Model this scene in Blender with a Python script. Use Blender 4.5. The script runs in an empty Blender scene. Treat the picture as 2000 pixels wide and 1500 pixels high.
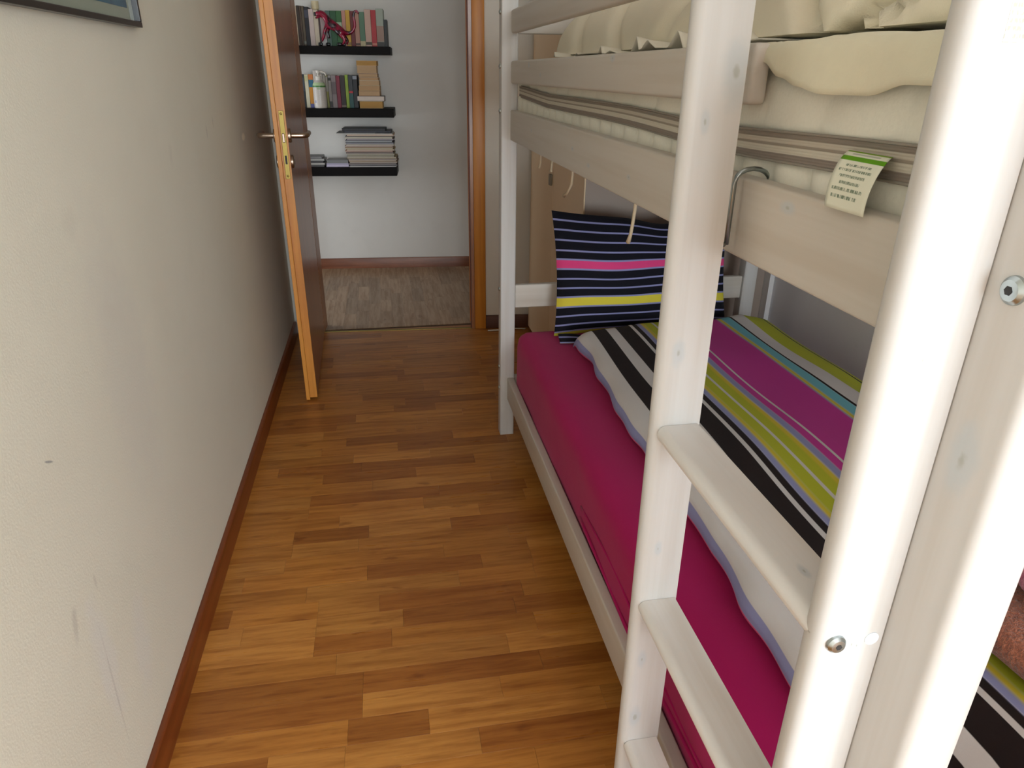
import bpy, bmesh, math, random
from mathutils import Vector, Matrix, noise
rnd = random.Random(7)
S = bpy.context.scene
C = S.collection
PI = math.pi

# ------------------------------------------------------------------ camera
cam_d = bpy.data.cameras.new('camera')
cam_d.sensor_fit = 'HORIZONTAL'; cam_d.sensor_width = 36.0
cam_d.lens = 1363.05 / 2000 * 36; cam_d.clip_start = 0.02
cam = bpy.data.objects.new('camera', cam_d); C.objects.link(cam)
cx = Vector((0.98469, -0.17404, 0.00986)); fw = Vector((0.16291, 0.89859, -0.40743)).normalized()
cx = (cx - fw * cx.dot(fw)).normalized(); up = cx.cross(fw)
M = Matrix((cx, up, -fw)).transposed().to_4x4(); M.translation = (0, 0, 1.27)
cam.matrix_world = M
S.camera = cam

# ------------------------------------------------------------------ world, daylight, exposure
S.view_settings.view_transform = 'Standard'; S.view_settings.look = 'None'
S.view_settings.gamma = 1; S.view_settings.use_curve_mapping = False
S.view_settings.exposure = 0.0
S.cycles.use_denoising = True
S.cycles.max_bounces = 8; S.cycles.diffuse_bounces = 5; S.cycles.sample_clamp_indirect = 6
W = bpy.data.worlds.new('world'); S.world = W; W.use_nodes = True
bgn = W.node_tree.nodes['Background']; bgn.inputs[0].default_value = (0.75, 0.86, 1.0, 1); bgn.inputs[1].default_value = 1.2

def area(name, loc, direction, sx, sy, power, color):
    d = bpy.data.lights.new(name, 'AREA'); d.shape = 'RECTANGLE'; d.size = sx; d.size_y = sy
    d.energy = power; d.color = color
    o = bpy.data.objects.new(name, d); C.objects.link(o); o.location = loc
    o.rotation_euler = Vector(direction).to_track_quat('-Z', 'Y').to_euler()
    return o
area('window_daylight', (0.58, -4.36, 1.27), (0.0, 1, -0.03), 1.7, 1.8, 160, (0.82, 0.93, 1.0))
area('added_side_light', (1.46, -2.9, 1.35), (-1, 0.0, -0.04), 1.5, 1.6, 178, (0.84, 0.94, 1.0))  # added fill from the right rear, brightens the left wall more than the ladder
area('hall_daylight', (-1.9, 4.25, 0.95), (1, 0.12, -0.1), 0.8, 1.0, 12, (0.88, 0.94, 1.0))

# ------------------------------------------------------------------ materials
def srgb(r, g, b):
    f = lambda c: (c / 255 / 12.92) if c / 255 <= 0.04045 else ((c / 255 + 0.055) / 1.055) ** 2.4
    return (f(r), f(g), f(b))
class NT:
    def __init__(s, name, rough=0.5, spec=0.5, metal=0.0):
        s.m = bpy.data.materials.new(name); s.m.use_nodes = True
        s.t = s.m.node_tree; s.n = s.t.nodes; s.l = s.t.links
        s.b = s.n['Principled BSDF']
        s.b.inputs['Roughness'].default_value = rough
        s.b.inputs['Specular IOR Level'].default_value = spec
        s.b.inputs['Metallic'].default_value = metal
    def link(s, a, b): s.l.new(a, b)
    def setc(s, sock, v):
        if isinstance(v, bpy.types.NodeSocket): s.link(v, sock)
        elif isinstance(v, (tuple, list)) and len(v) == 3 and sock.type == 'RGBA': sock.default_value = (*v, 1)
        else: sock.default_value = v
    def geo(s): return s.n.new('ShaderNodeNewGeometry').outputs['Position']
    def objco(s): return s.n.new('ShaderNodeTexCoord').outputs['Object']
    def uv(s): return s.n.new('ShaderNodeTexCoord').outputs['UV']
    def vm(s, op, a, b):
        n = s.n.new('ShaderNodeVectorMath'); n.operation = op
        s.setc(n.inputs[0], a); s.setc(n.inputs[1], b)
        return n.outputs['Value'] if op in ('LENGTH', 'DOT_PRODUCT') else n.outputs[0]
    def mth(s, op, a, b=0.0, clamp=False):
        n = s.n.new('ShaderNodeMath'); n.operation = op; n.use_clamp = clamp
        s.setc(n.inputs[0], a); s.setc(n.inputs[1], b); return n.outputs[0]
    def mr(s, v, a, b, c=0.0, d=1.0, t='SMOOTHSTEP'):
        n = s.n.new('ShaderNodeMapRange'); n.interpolation_type = t
        s.setc(n.inputs[0], v)
        for i, q in enumerate((a, b, c, d)): s.setc(n.inputs[i + 1], q)
        return n.outputs[0]
    def noise(s, vec, scale, detail=3.0, rough=0.5):
        n = s.n.new('ShaderNodeTexNoise'); s.setc(n.inputs['Vector'], vec)
        n.inputs['Scale'].default_value = scale; n.inputs['Detail'].default_value = detail; n.inputs['Roughness'].default_value = rough
        return n.outputs['Fac']
    def mix(s, f, a, b, bt='MIX'):
        n = s.n.new('ShaderNodeMix'); n.data_type = 'RGBA'; n.blend_type = bt
        s.setc(n.inputs[0], f); s.setc(n.inputs[6], a); s.setc(n.inputs[7], b); return n.outputs[2]
    def bump(s, h, strength=0.3, dist=0.002):
        n = s.n.new('ShaderNodeBump'); n.inputs['Strength'].default_value = strength; n.inputs['Distance'].default_value = dist
        s.setc(n.inputs['Height'], h); s.link(n.outputs[0], s.b.inputs['Normal'])
    def col(s, c): s.setc(s.b.inputs['Base Color'], c); return s.m

def plain(name, c, rough=0.5, metal=0.0, spec=0.5, var=0.08, scale=30):
    t = NT(name, rough, spec, metal)
    f = t.noise(t.objco(), scale, 3)
    return t.col(t.mix(f, tuple(x * (1 - var) for x in c), tuple(min(1, x * (1 + var)) for x in c)))

def pine(name, axis, knots=(), tint=(0.595, 0.555, 0.50)):
    """whitewashed pine, grain along axis; knots = (x, y, z, radius) in the room"""
    t = NT(name, 0.42, 0.35)
    p = t.geo()
    sc = {'x': (1.2, 34, 34), 'y': (34, 1.2, 34), 'z': (34, 34, 1.2)}[axis]
    g = t.noise(t.vm('MULTIPLY', p, sc), 1.0, 4, 0.6)
    wide = t.noise(t.vm('MULTIPLY', p, tuple(q * 0.35 for q in sc)), 1.0, 2)
    c = t.mix(t.mr(g, 0.35, 0.75), tint, tuple(q * w for q, w in zip(tint, (0.90, 0.87, 0.83))))
    c = t.mix(t.mr(wide, 0.45, 0.8, 0, 0.45), c, tuple(q * w for q, w in zip(tint, (0.93, 0.955, 0.99))))
    for (kx, ky, kz, r) in knots:
        ks = {'x': (0.45, 1, 1), 'y': (1, 0.45, 1), 'z': (1, 1, 0.45)}[axis]
        v = t.vm('MULTIPLY', t.vm('SUBTRACT', p, (kx, ky, kz)), ks)
        ln = t.vm('LENGTH', v, (0, 0, 0))
        ln = t.mth('ADD', ln, t.mth('MULTIPLY', t.mth('SUBTRACT', t.noise(p, 60, 3), 0.5), r * 0.5))
        c = t.mix(t.mr(ln, r * 0.85, r * 0.3, 0, 0.55), c, (0.46, 0.52, 0.56))
        c = t.mix(t.mr(ln, r * 0.22, r * 0.05, 0, 0.6), c, (0.33, 0.33, 0.28))
    t.bump(g, 0.12, 0.001)
    return t.col(c)

def veneer(name, c1, c2, axis='z', rough=0.4, spec=0.5):
    t = NT(name, rough, spec)
    sc = {'x': (1.5, 40, 40), 'y': (40, 1.5, 40), 'z': (40, 40, 1.5)}[axis]
    g = t.noise(t.vm('MULTIPLY', t.geo(), sc), 1.0, 5, 0.6)
    w = t.noise(t.vm('MULTIPLY', t.geo(), tuple(q * .2 for q in sc)), 1.0, 2)
    c = t.mix(t.mr(g, 0.3, 0.75), c1, c2)
    c = t.mix(t.mr(w, 0.4, 0.7, 0, 0.35), c, c2)
    return t.col(c)

def floor_mat(name, rough=0.3):
    t = NT(name, rough, 0.38)
    oi = t.n.new('ShaderNodeObjectInfo')
    at = t.n.new('ShaderNodeAttribute'); at.attribute_name = 'tone'
    p = t.vm('ADD', t.objco(), t.vm('MULTIPLY', oi.outputs['Location'], (7.3, 11.7, 0)))
    n1 = t.noise(t.vm('MULTIPLY', p, (3.4, 46, 1)), 1.0, 6, 0.68)
    wv = t.noise(t.vm('MULTIPLY', p, (6, 60, 1)), 1.0, 2)
    kn = t.noise(t.vm('MULTIPLY', p, (8, 24, 1)), 1.0, 3)
    base = oi.outputs['Color']
    c = t.mix(t.mr(n1, 0.38, 0.68, 0, 0.75), base, t.mix(1.0, base, (0.56, 0.44, 0.34), 'MULTIPLY'))
    c = t.mix(t.mr(wv, 0.58, 0.72, 0, 0.5), c, t.mix(1.0, base, (0.5, 0.36, 0.26), 'MULTIPLY'))
    c = t.mix(t.mr(kn, 0.62, 0.74, 0, 0.6), c, t.mix(1.0, base, (0.38, 0.25, 0.18), 'MULTIPLY'))
    c = t.mix(t.mr(n1, 0.42, 0.22, 0, 0.3), c, t.mix(1.0, base, (1.15, 1.2, 1.25), 'MULTIPLY'))
    rr = t.mr(n1, 0.2, 0.8, rough - 0.04, rough + 0.12, 'LINEAR'); t.link(rr, t.b.inputs['Roughness'])
    return t.col(c)

def stripes(name, base, bands, axis=1, rough=0.85, weave=900):
    """bands = (v0, v1, colour, softness) along one UV axis"""
    t = NT(name, rough, 0.15)
    sx = t.n.new('ShaderNodeSeparateXYZ'); t.link(t.uv(), sx.inputs[0])
    v = sx.outputs[axis]
    c = base
    for v0, v1, colr, s in bands:
        s = max(s, 0.0006)
        f = t.mth('MULTIPLY', t.mr(v, v0 - s, v0 + s), t.mr(v, v1 - s, v1 + s, 1, 0))
        c = t.mix(f, c, colr)
    h = t.noise(t.objco(), weave, 1); h2 = t.noise(t.objco(), 25, 3)
    t.bump(t.mth('ADD', t.mth('MULTIPLY', h, 0.15), h2), 0.25, 0.004)
    t.b.inputs['Sheen Weight'].default_value = 0.03
    return t.col(c)

def cloth(name, c, rough=0.9, bump=0.3, dist=0.004, scale=20, fine=700, var=0.06):
    t = NT(name, rough, 0.15)
    h = t.noise(t.geo(), scale, 3); f = t.noise(t.geo(), fine, 1)
    t.bump(t.mth('ADD', h, t.mth('MULTIPLY', f, 0.12)), bump, dist)
    t.b.inputs['Sheen Weight'].default_value = 0.1
    return t.col(t.mix(h, tuple(x * (1 - var) for x in c), tuple(min(1, x * (1 + var)) for x in c)))

def wall_mat(name, c, marks=(), bump=0.25):
    t = NT(name, 0.85, 0.2)
    p = t.geo()
    big = t.noise(p, 1.6, 4, 0.55); mid = t.noise(p, 9, 4, 0.6); fine = t.noise(p, 240, 2)
    cc = t.mix(t.mr(big, 0.35, 0.7), c, tuple(x * w for x, w in zip(c, (0.965, 0.96, 0.95))))
    cc = t.mix(t.mr(mid, 0.5, 0.75, 0, 0.5), cc, tuple(x * w for x, w in zip(c, (0.95, 0.945, 0.94))))
    for (x, y, z, sy, sz, ang, colr, k) in marks:      # worn and scuffed spots
        d = t.vm('SUBTRACT', p, (x, y, z))
        rot = t.n.new('ShaderNodeVectorRotate'); rot.rotation_type = 'X_AXIS'; rot.inputs['Angle'].default_value = ang
        t.link(d, rot.inputs['Vector'])
        ln = t.vm('LENGTH', t.vm('MULTIPLY', rot.outputs[0], (0, 1 / sy, 1 / sz)), (0, 0, 0))
        ln = t.mth('ADD', ln, t.mth('MULTIPLY', t.mth('SUBTRACT', t.noise(p, 25, 3), 0.5), 0.8))
        cc = t.mix(t.mr(ln, 1.0, 0.35, 0, k), cc, colr)
    t.bump(t.mth('ADD', t.mth('MULTIPLY', fine, 0.5), t.mth('MULTIPLY', mid, 0.6)), bump, 0.0025)
    return t.col(cc)

# ------------------------------------------------------------------ mesh helpers
def link_mesh(name, me, m=None, parent=None, smooth=False):
    o = bpy.data.objects.new(name, me); C.objects.link(o)
    if m: me.materials.append(m)
    if parent: o.parent = parent
    if smooth:
        for p in me.polygons: p.use_smooth = True
    return o
def obj(name, bm, m=None, parent=None, smooth=False, auto=None):
    me = bpy.data.meshes.new(name); bmesh.ops.recalc_face_normals(bm, faces=bm.faces[:]); bm.to_mesh(me); bm.free()
    o = link_mesh(name, me, m, parent, smooth or auto is not None)
    if auto is not None:
        me.set_sharp_from_angle(angle=math.radians(auto))
    return o
def add_box(bm, x0, x1, y0, y1, z0, z1, r=0.0, seg=2, sel=None, rot=None, piv=None):
    vs = [bm.verts.new((x, y, z)) for x in (x0, x1) for y in (y0, y1) for z in (z0, z1)]
    q = [(0, 1, 3, 2), (4, 6, 7, 5), (0, 4, 5, 1), (2, 3, 7, 6), (0, 2, 6, 4), (1, 5, 7, 3)]
    fs = [bm.faces.new([vs[i] for i in f]) for f in q]
    es = list({e for f in fs for e in f.edges})
    if sel: es = [e for e in es if sel((e.verts[0].co + e.verts[1].co) / 2, (e.verts[0].co - e.verts[1].co))]
    if r > 0:
        res = bmesh.ops.bevel(bm, geom=es, offset=r, segments=seg, affect='EDGES', profile=0.5, clamp_overlap=True)
        vs = list({v for f in res['faces'] for v in f.verts} | {v for v in vs if v.is_valid})
    if rot: bmesh.ops.rotate(bm, verts=vs, cent=piv or Vector(((x0 + x1) / 2, (y0 + y1) / 2, (z0 + z1) / 2)), matrix=rot)
    return vs
def box(name, d, m, parent=None, r=0.0, seg=2, sel=None, auto=None):
    bm = bmesh.new(); add_box(bm, *d, r=r, seg=seg, sel=sel)
    return obj(name, bm, m, parent, auto=(35 if auto is None and r > 0.002 else auto))
def add_cyl(bm, p0, p1, r0, r1=None, n=16):
    p0 = Vector(p0); p1 = Vector(p1); r1 = r0 if r1 is None else r1
    q = (p1 - p0).to_track_quat('Z', 'Y').to_matrix()
    a = [bm.verts.new(p0 + q @ Vector((r0 * math.cos(2 * PI * i / n), r0 * math.sin(2 * PI * i / n), 0))) for i in range(n)]
    b = [bm.verts.new(p1 + q @ Vector((r1 * math.cos(2 * PI * i / n), r1 * math.sin(2 * PI * i / n), 0))) for i in range(n)]
    for i in range(n): bm.faces.new((a[i], a[(i + 1) % n], b[(i + 1) % n], b[i]))
    bm.faces.new(a[::-1]); bm.faces.new(b)
def add_tube(bm, pts, rad, n=8):
    pts = [Vector(p) for p in pts]; rings = []
    rads = rad if isinstance(rad, (list, tuple)) else [rad] * len(pts)
    up_ = Vector((0.13, 0.21, 0.97))
    for i, p in enumerate(pts):
        t = (pts[min(i + 1, len(pts) - 1)] - pts[max(i - 1, 0)]).normalized()
        u = t.cross(up_); u = u.normalized() if u.length > 1e-4 else Vector((1, 0, 0)); w = t.cross(u)
        rings.append([bm.verts.new(p + (u * math.cos(2 * PI * k / n) + w * math.sin(2 * PI * k / n)) * rads[i]) for k in range(n)])
    for a, b in zip(rings, rings[1:]):
        for k in range(n): bm.faces.new((a[k], a[(k + 1) % n], b[(k + 1) % n], b[k]))
    bm.faces.new(rings[0][::-1]); bm.faces.new(rings[-1])
def add_lathe(bm, prof, c=(0, 0, 0), n=24, axis='z'):
    rings = []
    for r, h in prof:
        rg = []
        for k in range(n):
            a = 2 * PI * k / n; u, v = r * math.cos(a), r * math.sin(a)
            rg.append(bm.verts.new({'z': (c[0] + u, c[1] + v, c[2] + h), 'x': (c[0] + h, c[1] + u, c[2] + v), 'y': (c[0] + u, c[1] + h, c[2] + v)}[axis]))
        rings.append(rg)
    for a, b in zip(rings, rings[1:]):
        for k in range(n): bm.faces.new((a[k], a[(k + 1) % n], b[(k + 1) % n], b[k]))
    bm.faces.new(rings[0][::-1]); bm.faces.new(rings[-1])
def grid(name, nu, nv, fn, m, parent=None, closed_u=False, caps=False):
    """fn(i/(nu-1), j/(nv-1)) -> (co, (u,v)); smooth surface with a UV map"""
    co = []; uvs = []
    for j in range(nv):
        for i in range(nu):
            c, w = fn(i / (nu - (0 if closed_u else 1)), j / (nv - 1)); co.append(c); uvs.append(w)
    fs = []
    for j in range(nv - 1):
        for i in range(nu if closed_u else nu - 1):
            a = j * nu + i; b = j * nu + (i + 1) % nu
            fs.append((a, b, b + nu, a + nu))
    if caps:
        fs.append(tuple(range(nu))[::-1]); fs.append(tuple((nv - 1) * nu + i for i in range(nu)))
    me = bpy.data.meshes.new(name); me.from_pydata(co, [], fs); me.update()
    ul = me.uv_layers.new(name='UVMap')
    for lp in me.loops: ul.data[lp.index].uv = uvs[lp.vertex_index]
    return link_mesh(name, me, m, parent, True)
def tag(o, label=None, cat=None, group=None, kind=None):
    for k, v in (('label', label), ('category', cat), ('group', group), ('kind', kind)):
        if v: o[k] = v
    return o
def thing(name, loc, label, cat, group=None, rz=0.0):
    o = bpy.data.objects.new(name, None); C.objects.link(o); o.location = loc; o.rotation_euler = (0, 0, rz)
    o.empty_display_size = 0.05
    return tag(o, label, cat, group)
def struct(o, label=None):
    o['kind'] = 'structure'
    if label: o['label'] = label
    return o

# ------------------------------------------------------------------ shared materials
WALLC = (0.745, 0.715, 0.595)
stain = (0.72, 0.70, 0.64); scuff = (0.40, 0.36, 0.31)
m_wall_l = wall_mat('plaster_left_wall', WALLC, marks=[
    (-0.508, 0.985, 0.36, 0.045, 0.16, 0.0, stain, 0.65), (-0.508, 1.12, 0.27, 0.05, 0.14, 0.2, stain, 0.5),
    (-0.508, 0.93, 0.49, 0.012, 0.035, 0.3, scuff, 0.35), (-0.508, 0.985, 0.30, 0.004, 0.16, 0.05, scuff, 0.3),
    (-0.508, 0.99, 0.743, 0.016, 0.0025, 0.5, (0.2, 0.2, 0.2), 0.7), (-0.508, 1.02, 0.50, 0.006, 0.02, 0.0, scuff, 0.3),
    (-0.508, 2.90, 1.04, 0.05, 0.018, 0.0, (1.0, 0.93, 0.75), 1.0), (-0.508, 2.32, 1.10, 0.008, 0.03, 0.1, scuff, 0.3),
    (-0.508, 2.42, 1.12, 0.008, 0.03, 0.1, scuff, 0.3), (-0.508, 1.9, 1.08, 0.02, 0.04, 0.2, scuff, 0.12),
    (-0.508, 1.35, 0.75, 0.16, 0.35, 0.0, (0.60, 0.575, 0.53), 0.25), (-0.508, 1.25, 1.04, 0.05, 0.03, 0.0, scuff, 0.1)])
m_wall = wall_mat('plaster_wall', (0.74, 0.71, 0.65))
m_wall_r = wall_mat('plaster_wall_grey', (0.80, 0.80, 0.84))
m_wall_h = wall_mat('plaster_hall', (0.72, 0.69, 0.645), bump=0.12)
m_ceil = wall_mat('plaster_ceiling', (0.86, 0.85, 0.82), bump=0.1)
m_base = veneer('baseboard_wood', srgb(132, 66, 26), srgb(100, 46, 16), 'y', 0.35)
m_basex = veneer('baseboard_wood_across', srgb(136, 80, 50), srgb(108, 58, 34), 'x', 0.35)
m_honey = veneer('honey_beech_veneer', srgb(204, 136, 50), srgb(182, 110, 36), 'z', 0.38)
m_doorf = veneer('door_face_veneer', srgb(158, 98, 48), srgb(128, 74, 34), 'z', 0.28, 0.6)
m_seal = plain('door_seal', srgb(110, 60, 40), 0.6)
m_brass = plain('lock_brass', srgb(146, 128, 72), 0.45, 1.0)
m_steel = plain('brushed_steel', srgb(168, 150, 134), 0.3, 1.0)
m_zinc = plain('zinc_steel', srgb(176, 186, 188), 0.28, 1.0)
m_dark = plain('dark_slot', (0.02, 0.02, 0.02), 0.6)
m_black = plain('black_brown_shelf', srgb(13, 9, 8), 0.55, spec=0.12)
m_white = plain('white_plastic', srgb(225, 222, 212), 0.4)
m_floor = floor_mat('parquet_strips', 0.27)
m_floor_h = floor_mat('hall_parquet', 0.3)

# ------------------------------------------------------------------ room shell
XL, XR, YN, YF, ZC = -0.508, 1.50, -4.40, 3.60, 2.45
XW, YL = -2.6, -0.45                          # unseen widening added behind the camera to cut wall bounce onto the bed
AF = math.atan(-0.0648)                       # the doorway wall runs slightly out of square
AH = -0.06657                                 # so does the hall wall
def farY(x): return 3.597 - 0.0648 * x
def hallY(x): return 4.94 - 0.0667 * x

# floor: parquet strips across the room (strip width 64.3 mm)
bm = bmesh.new(); add_box(bm, XL, XR, YL, 3.70, -.03, -.0035); add_box(bm, XW, XR, YN, YL, -.03, -.0035)
fl = struct(obj('floor', bm, plain('floor_joint', (0.08, 0.035, 0.012), 0.7)), 'strip parquet floor of the bedroom, strips running across')
P0, PW = 0.987, 0.0643
known = {0: [-.302, -.15, .126], 1: [-.146, .024], 2: [-.117, .191], 3: [-.117, .297], 4: [-.18, .228], 5: [-.235, -.05, .31],
         6: [-.412, -.235, -.02, .268], 7: [-.45, -.235, -.08, .30], 8: [-.27, .136, .347], 9: [-.441, -.112, .207, .352],
         10: [-.34, .105, .352], 11: [-.327, -.139, .307], 12: [-.329, -.11, .138], 13: [-.2, .235], 14: [-.297, .062, .394],
         15: [-.297, .117, .41], 16: [-.1, .30], 17: [-.266, .048, .4], 18: [-.42, -.138, .26], 21: [-.198, .2], 23: [-.24, .112],
         24: [-.169, .258], 25: [-.017, .154], 26: [-.3, .031], 27: [-.145, .183]}
MID, DARK, LITE = (0.46, 0.188, 0.036), (0.35, 0.128, 0.024), (0.51, 0.222, 0.048)
tones = {(0, 0): 'd', (1, 1): 'd', (3, 1): 'd', (5, 1): 'd', (5, 0): 'l', (6, 1): 'l', (6, 2): 'l', (6, 3): 'd', (7, 3): 'd', (7, 2): 'l', (2, 0): 'd',
         (9, 2): 'd', (9, 1): 'm', (10, 0): 'l', (9, 0): 'l', (11, 1): 'l', (12, 0): 'm', (12, 2): 'l', (12, 3): 'd', (14, 0): 'm', (15, 1): 'd',
         (15, 0): 'l', (17, 1): 'd', (18, 1): 'd', (18, 2): 'd', (16, 1): 'l', (23, 0): 'd', (24, 1): 'l', (25, 1): 'd', (27, 1): 'd', (8, 1): 'l',
         (1, 2): 'l', (0, 2): 'l', (0, 3): 'd', (4, 2): 'l', (3, 2): 'd', (2, 1): 'l', (26, 0): 'd', (26, 1): 'm', (24, 0): 'd', (21, 1): 'd', (13, 1): 'l'}
def strip(name, x0, x1, y0, y1, parent, m, colr, top=0.0, g=0.00015):
    bm = bmesh.new()
    cx_, cy_ = (x0 + x1) / 2, (y0 + y1) / 2
    hx, hy = (x1 - x0) / 2 - g, (y1 - y0) / 2 - g
    add_box(bm, -hx, hx, -hy, hy, -0.0034, top)
    # 45 degree eased edge on the wearing face
    es = [e for e in bm.edges if all(abs(v.co.z - top) < 1e-6 for v in e.verts)]
    bmesh.ops.bevel(bm, geom=es, offset=0.0002, segments=1, affect='EDGES')
    o = obj(name, bm, m, parent); o.location = (cx_, cy_, 0); o.color = (*colr, 1)
    return o
cnt = 0
for k in range(-4, 41):
    y0, y1 = P0 + k * PW, P0 + (k + 1) * PW
    js = known.get(k)
    rr = random.Random(100 + k)
    if js is None:
        x = XL + rr.uniform(0.08, 0.36); js = []
        while x < 0.45: js.append(x); x += rr.uniform(0.24, 0.42)
    js = list(js); x = js[-1] + rr.uniform(0.3, 0.45)
    while x < XR - 0.12: js.append(x); x += rr.uniform(0.34, 0.5)
    xs = [XL + 0.001] + js + [XR - 0.001]
    for i in range(len(xs) - 1):
        tn = tones.get((k, i)) or rr.choices('mdl', (0.62, 0.16, 0.22))[0]
        b = {'m': MID, 'd': DARK, 'l': LITE}[tn]
        q = rr.uniform(0.9, 1.1)
        strip('floorboard', xs[i], xs[i + 1], y0, min(y1, 3.655), fl, m_floor, tuple(c * q for c in b), top=rr.uniform(-0.00006, 0.0)); cnt += 1
# floor behind and under the camera, outside the picture: same strips, joined
bm = bmesh.new()
k = -5
while P0 + k * PW > YN:
    x = (XW if P0 + (k + 1) * PW < YL else XL) + 0.001; rr = random.Random(k)
    while x < XR - 0.01:
        x2 = min(XR, x + rr.uniform(0.3, 0.5)); add_box(bm, x + .0004, x2 - .0004, P0 + k * PW + .0004, P0 + (k + 1) * PW - .0004, -0.0034, 0); x = x2
    k -= 1
o = obj('floorboard_rest', bm, m_floor, fl); o.color = (*MID, 1); o['kind'] = 'stuff'

struct(box('wall_added_left', (XW - 0.12, XW, YN, YL, 0, ZC), m_wall), 'left wall of the unseen widening added behind the camera')  # added wall, set far off so less light bounces onto the rails
struct(box('wall_added_return', (XW, XL - 0.12, YL, YL + 0.12, 0, ZC), m_wall), 'return wall of the unseen widening added behind the camera')
struct(box('wall_left', (XL - 0.12, XL, YL, 3.66, 0, ZC), m_wall_l), 'long cream plastered wall with scuffs and a framed picture')
bm = bmesh.new()
add_box(bm, XR, XR + .12, YN, -3.7, 0, ZC); add_box(bm, XR, XR + .12, -2.1, 3.66, 0, ZC); add_box(bm, XR, XR + .12, -3.7, -2.1, 0, .5); add_box(bm, XR, XR + .12, -3.7, -2.1, 2.2, ZC)
struct(obj('wall_right', bm, m_wall_r), 'greyish wall behind the bunk bed')
bm = bmesh.new(); add_box(bm, XL, XR, YL, 3.6, ZC, ZC + .1); add_box(bm, XW, XR, YN, YL, ZC, ZC + .1)
struct(obj('ceiling', bm, m_ceil), 'white ceiling of the bedroom')
# far wall with the doorway, built in its own slightly turned frame
def framed(bm_fn, name, m, ox, oy, rz, **kw):
    bm = bmesh.new(); bm_fn(bm); o = obj(name, bm, m, **kw); o.location = (ox, oy, 0); o.rotation_euler = (0, 0, rz); return o
def wf(bm):
    add_box(bm, XL, -0.375, 0, 0.11, 0, ZC); add_box(bm, 0.44, XR, 0, 0.11, 0, ZC); add_box(bm, -0.375, 0.44, 0, 0.11, 2.03, ZC)
struct(framed(wf, 'wall_far', m_wall, 0, 3.597, AF), 'wall with the open doorway to the hall')
# near wall with the window behind the camera
bm = bmesh.new()
add_box(bm, XW, -0.30, YN - 0.12, YN, 0, ZC); add_box(bm, 1.47, XR, YN - 0.12, YN, 0, ZC)
add_box(bm, -0.30, 1.47, YN - 0.12, YN, 0, 0.32); add_box(bm, -0.30, 1.47, YN - 0.12, YN, 2.22, ZC)
struct(obj('wall_near', bm, m_wall), 'wall behind the camera with the window')
wn = bpy.data.objects.new('window_1', None); C.objects.link(wn); wn.location = (0.585, YN - 0.06, 0.32); struct(wn, 'white framed window behind the camera')
bm = bmesh.new()
for d in ((-.885, -.83, 0, 1.9), (.83, .885, 0, 1.9), (-.83, .83, 0, .06), (-.83, .83, 1.84, 1.9), (-.03, .03, .06, 1.84)):
    add_box(bm, d[0], d[1], -.03, .03, d[2], d[3], r=.004)
obj('window_frame', bm, m_white, wn)
tg = NT('window_glass', 0.0); tg.b.inputs['Transmission Weight'].default_value = 1; tg.b.inputs['IOR'].default_value = 1.45; tg.col((1, 1, 1))
box('pane', (-.83, -.03, -.002, .002, .06, 1.84), tg.m, wn); box('pane', (.03, .83, -.002, .002, .06, 1.84), tg.m, wn)

w3 = bpy.data.objects.new('added_side_window', None); C.objects.link(w3); w3.location = (XR + .06, -2.9, .5); struct(w3, 'unseen side window added behind the camera to light the left wall')  # added opening and frame around the side fill light
bm = bmesh.new()
for d in ((-.8, -.74, 0, 1.7), (.74, .8, 0, 1.7), (-.74, .74, 0, .06), (-.74, .74, 1.64, 1.7)): add_box(bm, -.03, .03, d[0], d[1], d[2], d[3])
obj('window_frame', bm, m_white, w3); box('pane', (-.002, .002, -.74, .74, .06, 1.64), tg.m, w3)

# baseboards
def prof_board(bm, x0, x1, y0, y1, h, r, edge):
    add_box(bm, x0, x1, y0, y1, 0, h, r=r, seg=3, sel=edge)
bm = bmesh.new(); add_box(bm, XL, XL + 0.014, YL, 3.60, 0.0, 0.072, r=0.006, seg=3, sel=lambda c, d: c.x > XL + .01 and c.z > .06)
struct(obj('baseboard_left', bm, m_base, auto=30), 'dark red-brown baseboard along the left wall')
bm = bmesh.new(); add_box(bm, 0.50, 0.78, -0.014, 0, 0, 0.072, r=0.005, seg=3, sel=lambda c, d: c.y < -.01 and c.z > .06)
bb = struct(obj('baseboard_far', bm, plain('baseboard_dark', srgb(84, 42, 24), 0.4), auto=30), 'short dark baseboard right of the doorway'); bb.location = (0, 3.597, 0); bb.rotation_euler = (0, 0, AF)

# door frame (casing and lining) and threshold
tr = bpy.data.objects.new('trim_1', None); C.objects.link(tr); tr.location = (0, 3.597, 0); tr.rotation_euler = (0, 0, AF); struct(tr, 'honey beech door frame around the hall doorway')
box('casing', (0.440, 0.499, -0.016, 0.0, 0, 2.10), m_honey, tr, r=0.003)
box('casing', (-0.44, -0.385, -0.016, 0.0, 0, 2.10), m_honey, tr, r=0.003)
box('casing', (-0.385, 0.44, -0.016, 0.0, 2.04, 2.10), m_honey, tr, r=0.003)
box('lining', (0.424, 0.4395, -0.012, 0.115, 0, 2.03), m_doorf, tr)
box('lining', (-0.3745, -0.359, 0.004, 0.115, 0, 2.03), m_doorf, tr)
box('lining', (-0.359, 0.424, 0.004, 0.115, 2.012, 2.0295), m_doorf, tr)
box('door_seal', (0.4175, 0.4235, -0.004, 0.006, 0.002, 2.01), m_seal, tr)
box('hall_casing', (0.42, 0.49, 0.11, 0.124, 0, 2.10), m_honey, tr)
th = struct(box('trim_2', (-0.359, 0.424, -0.004, 0.012, -0.002, 0.0025), m_brass, None, r=0.001), 'thin brass threshold strip in the doorway'); th.location = (0, 3.597, 0); th.rotation_euler = (0, 0, AF)

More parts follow.
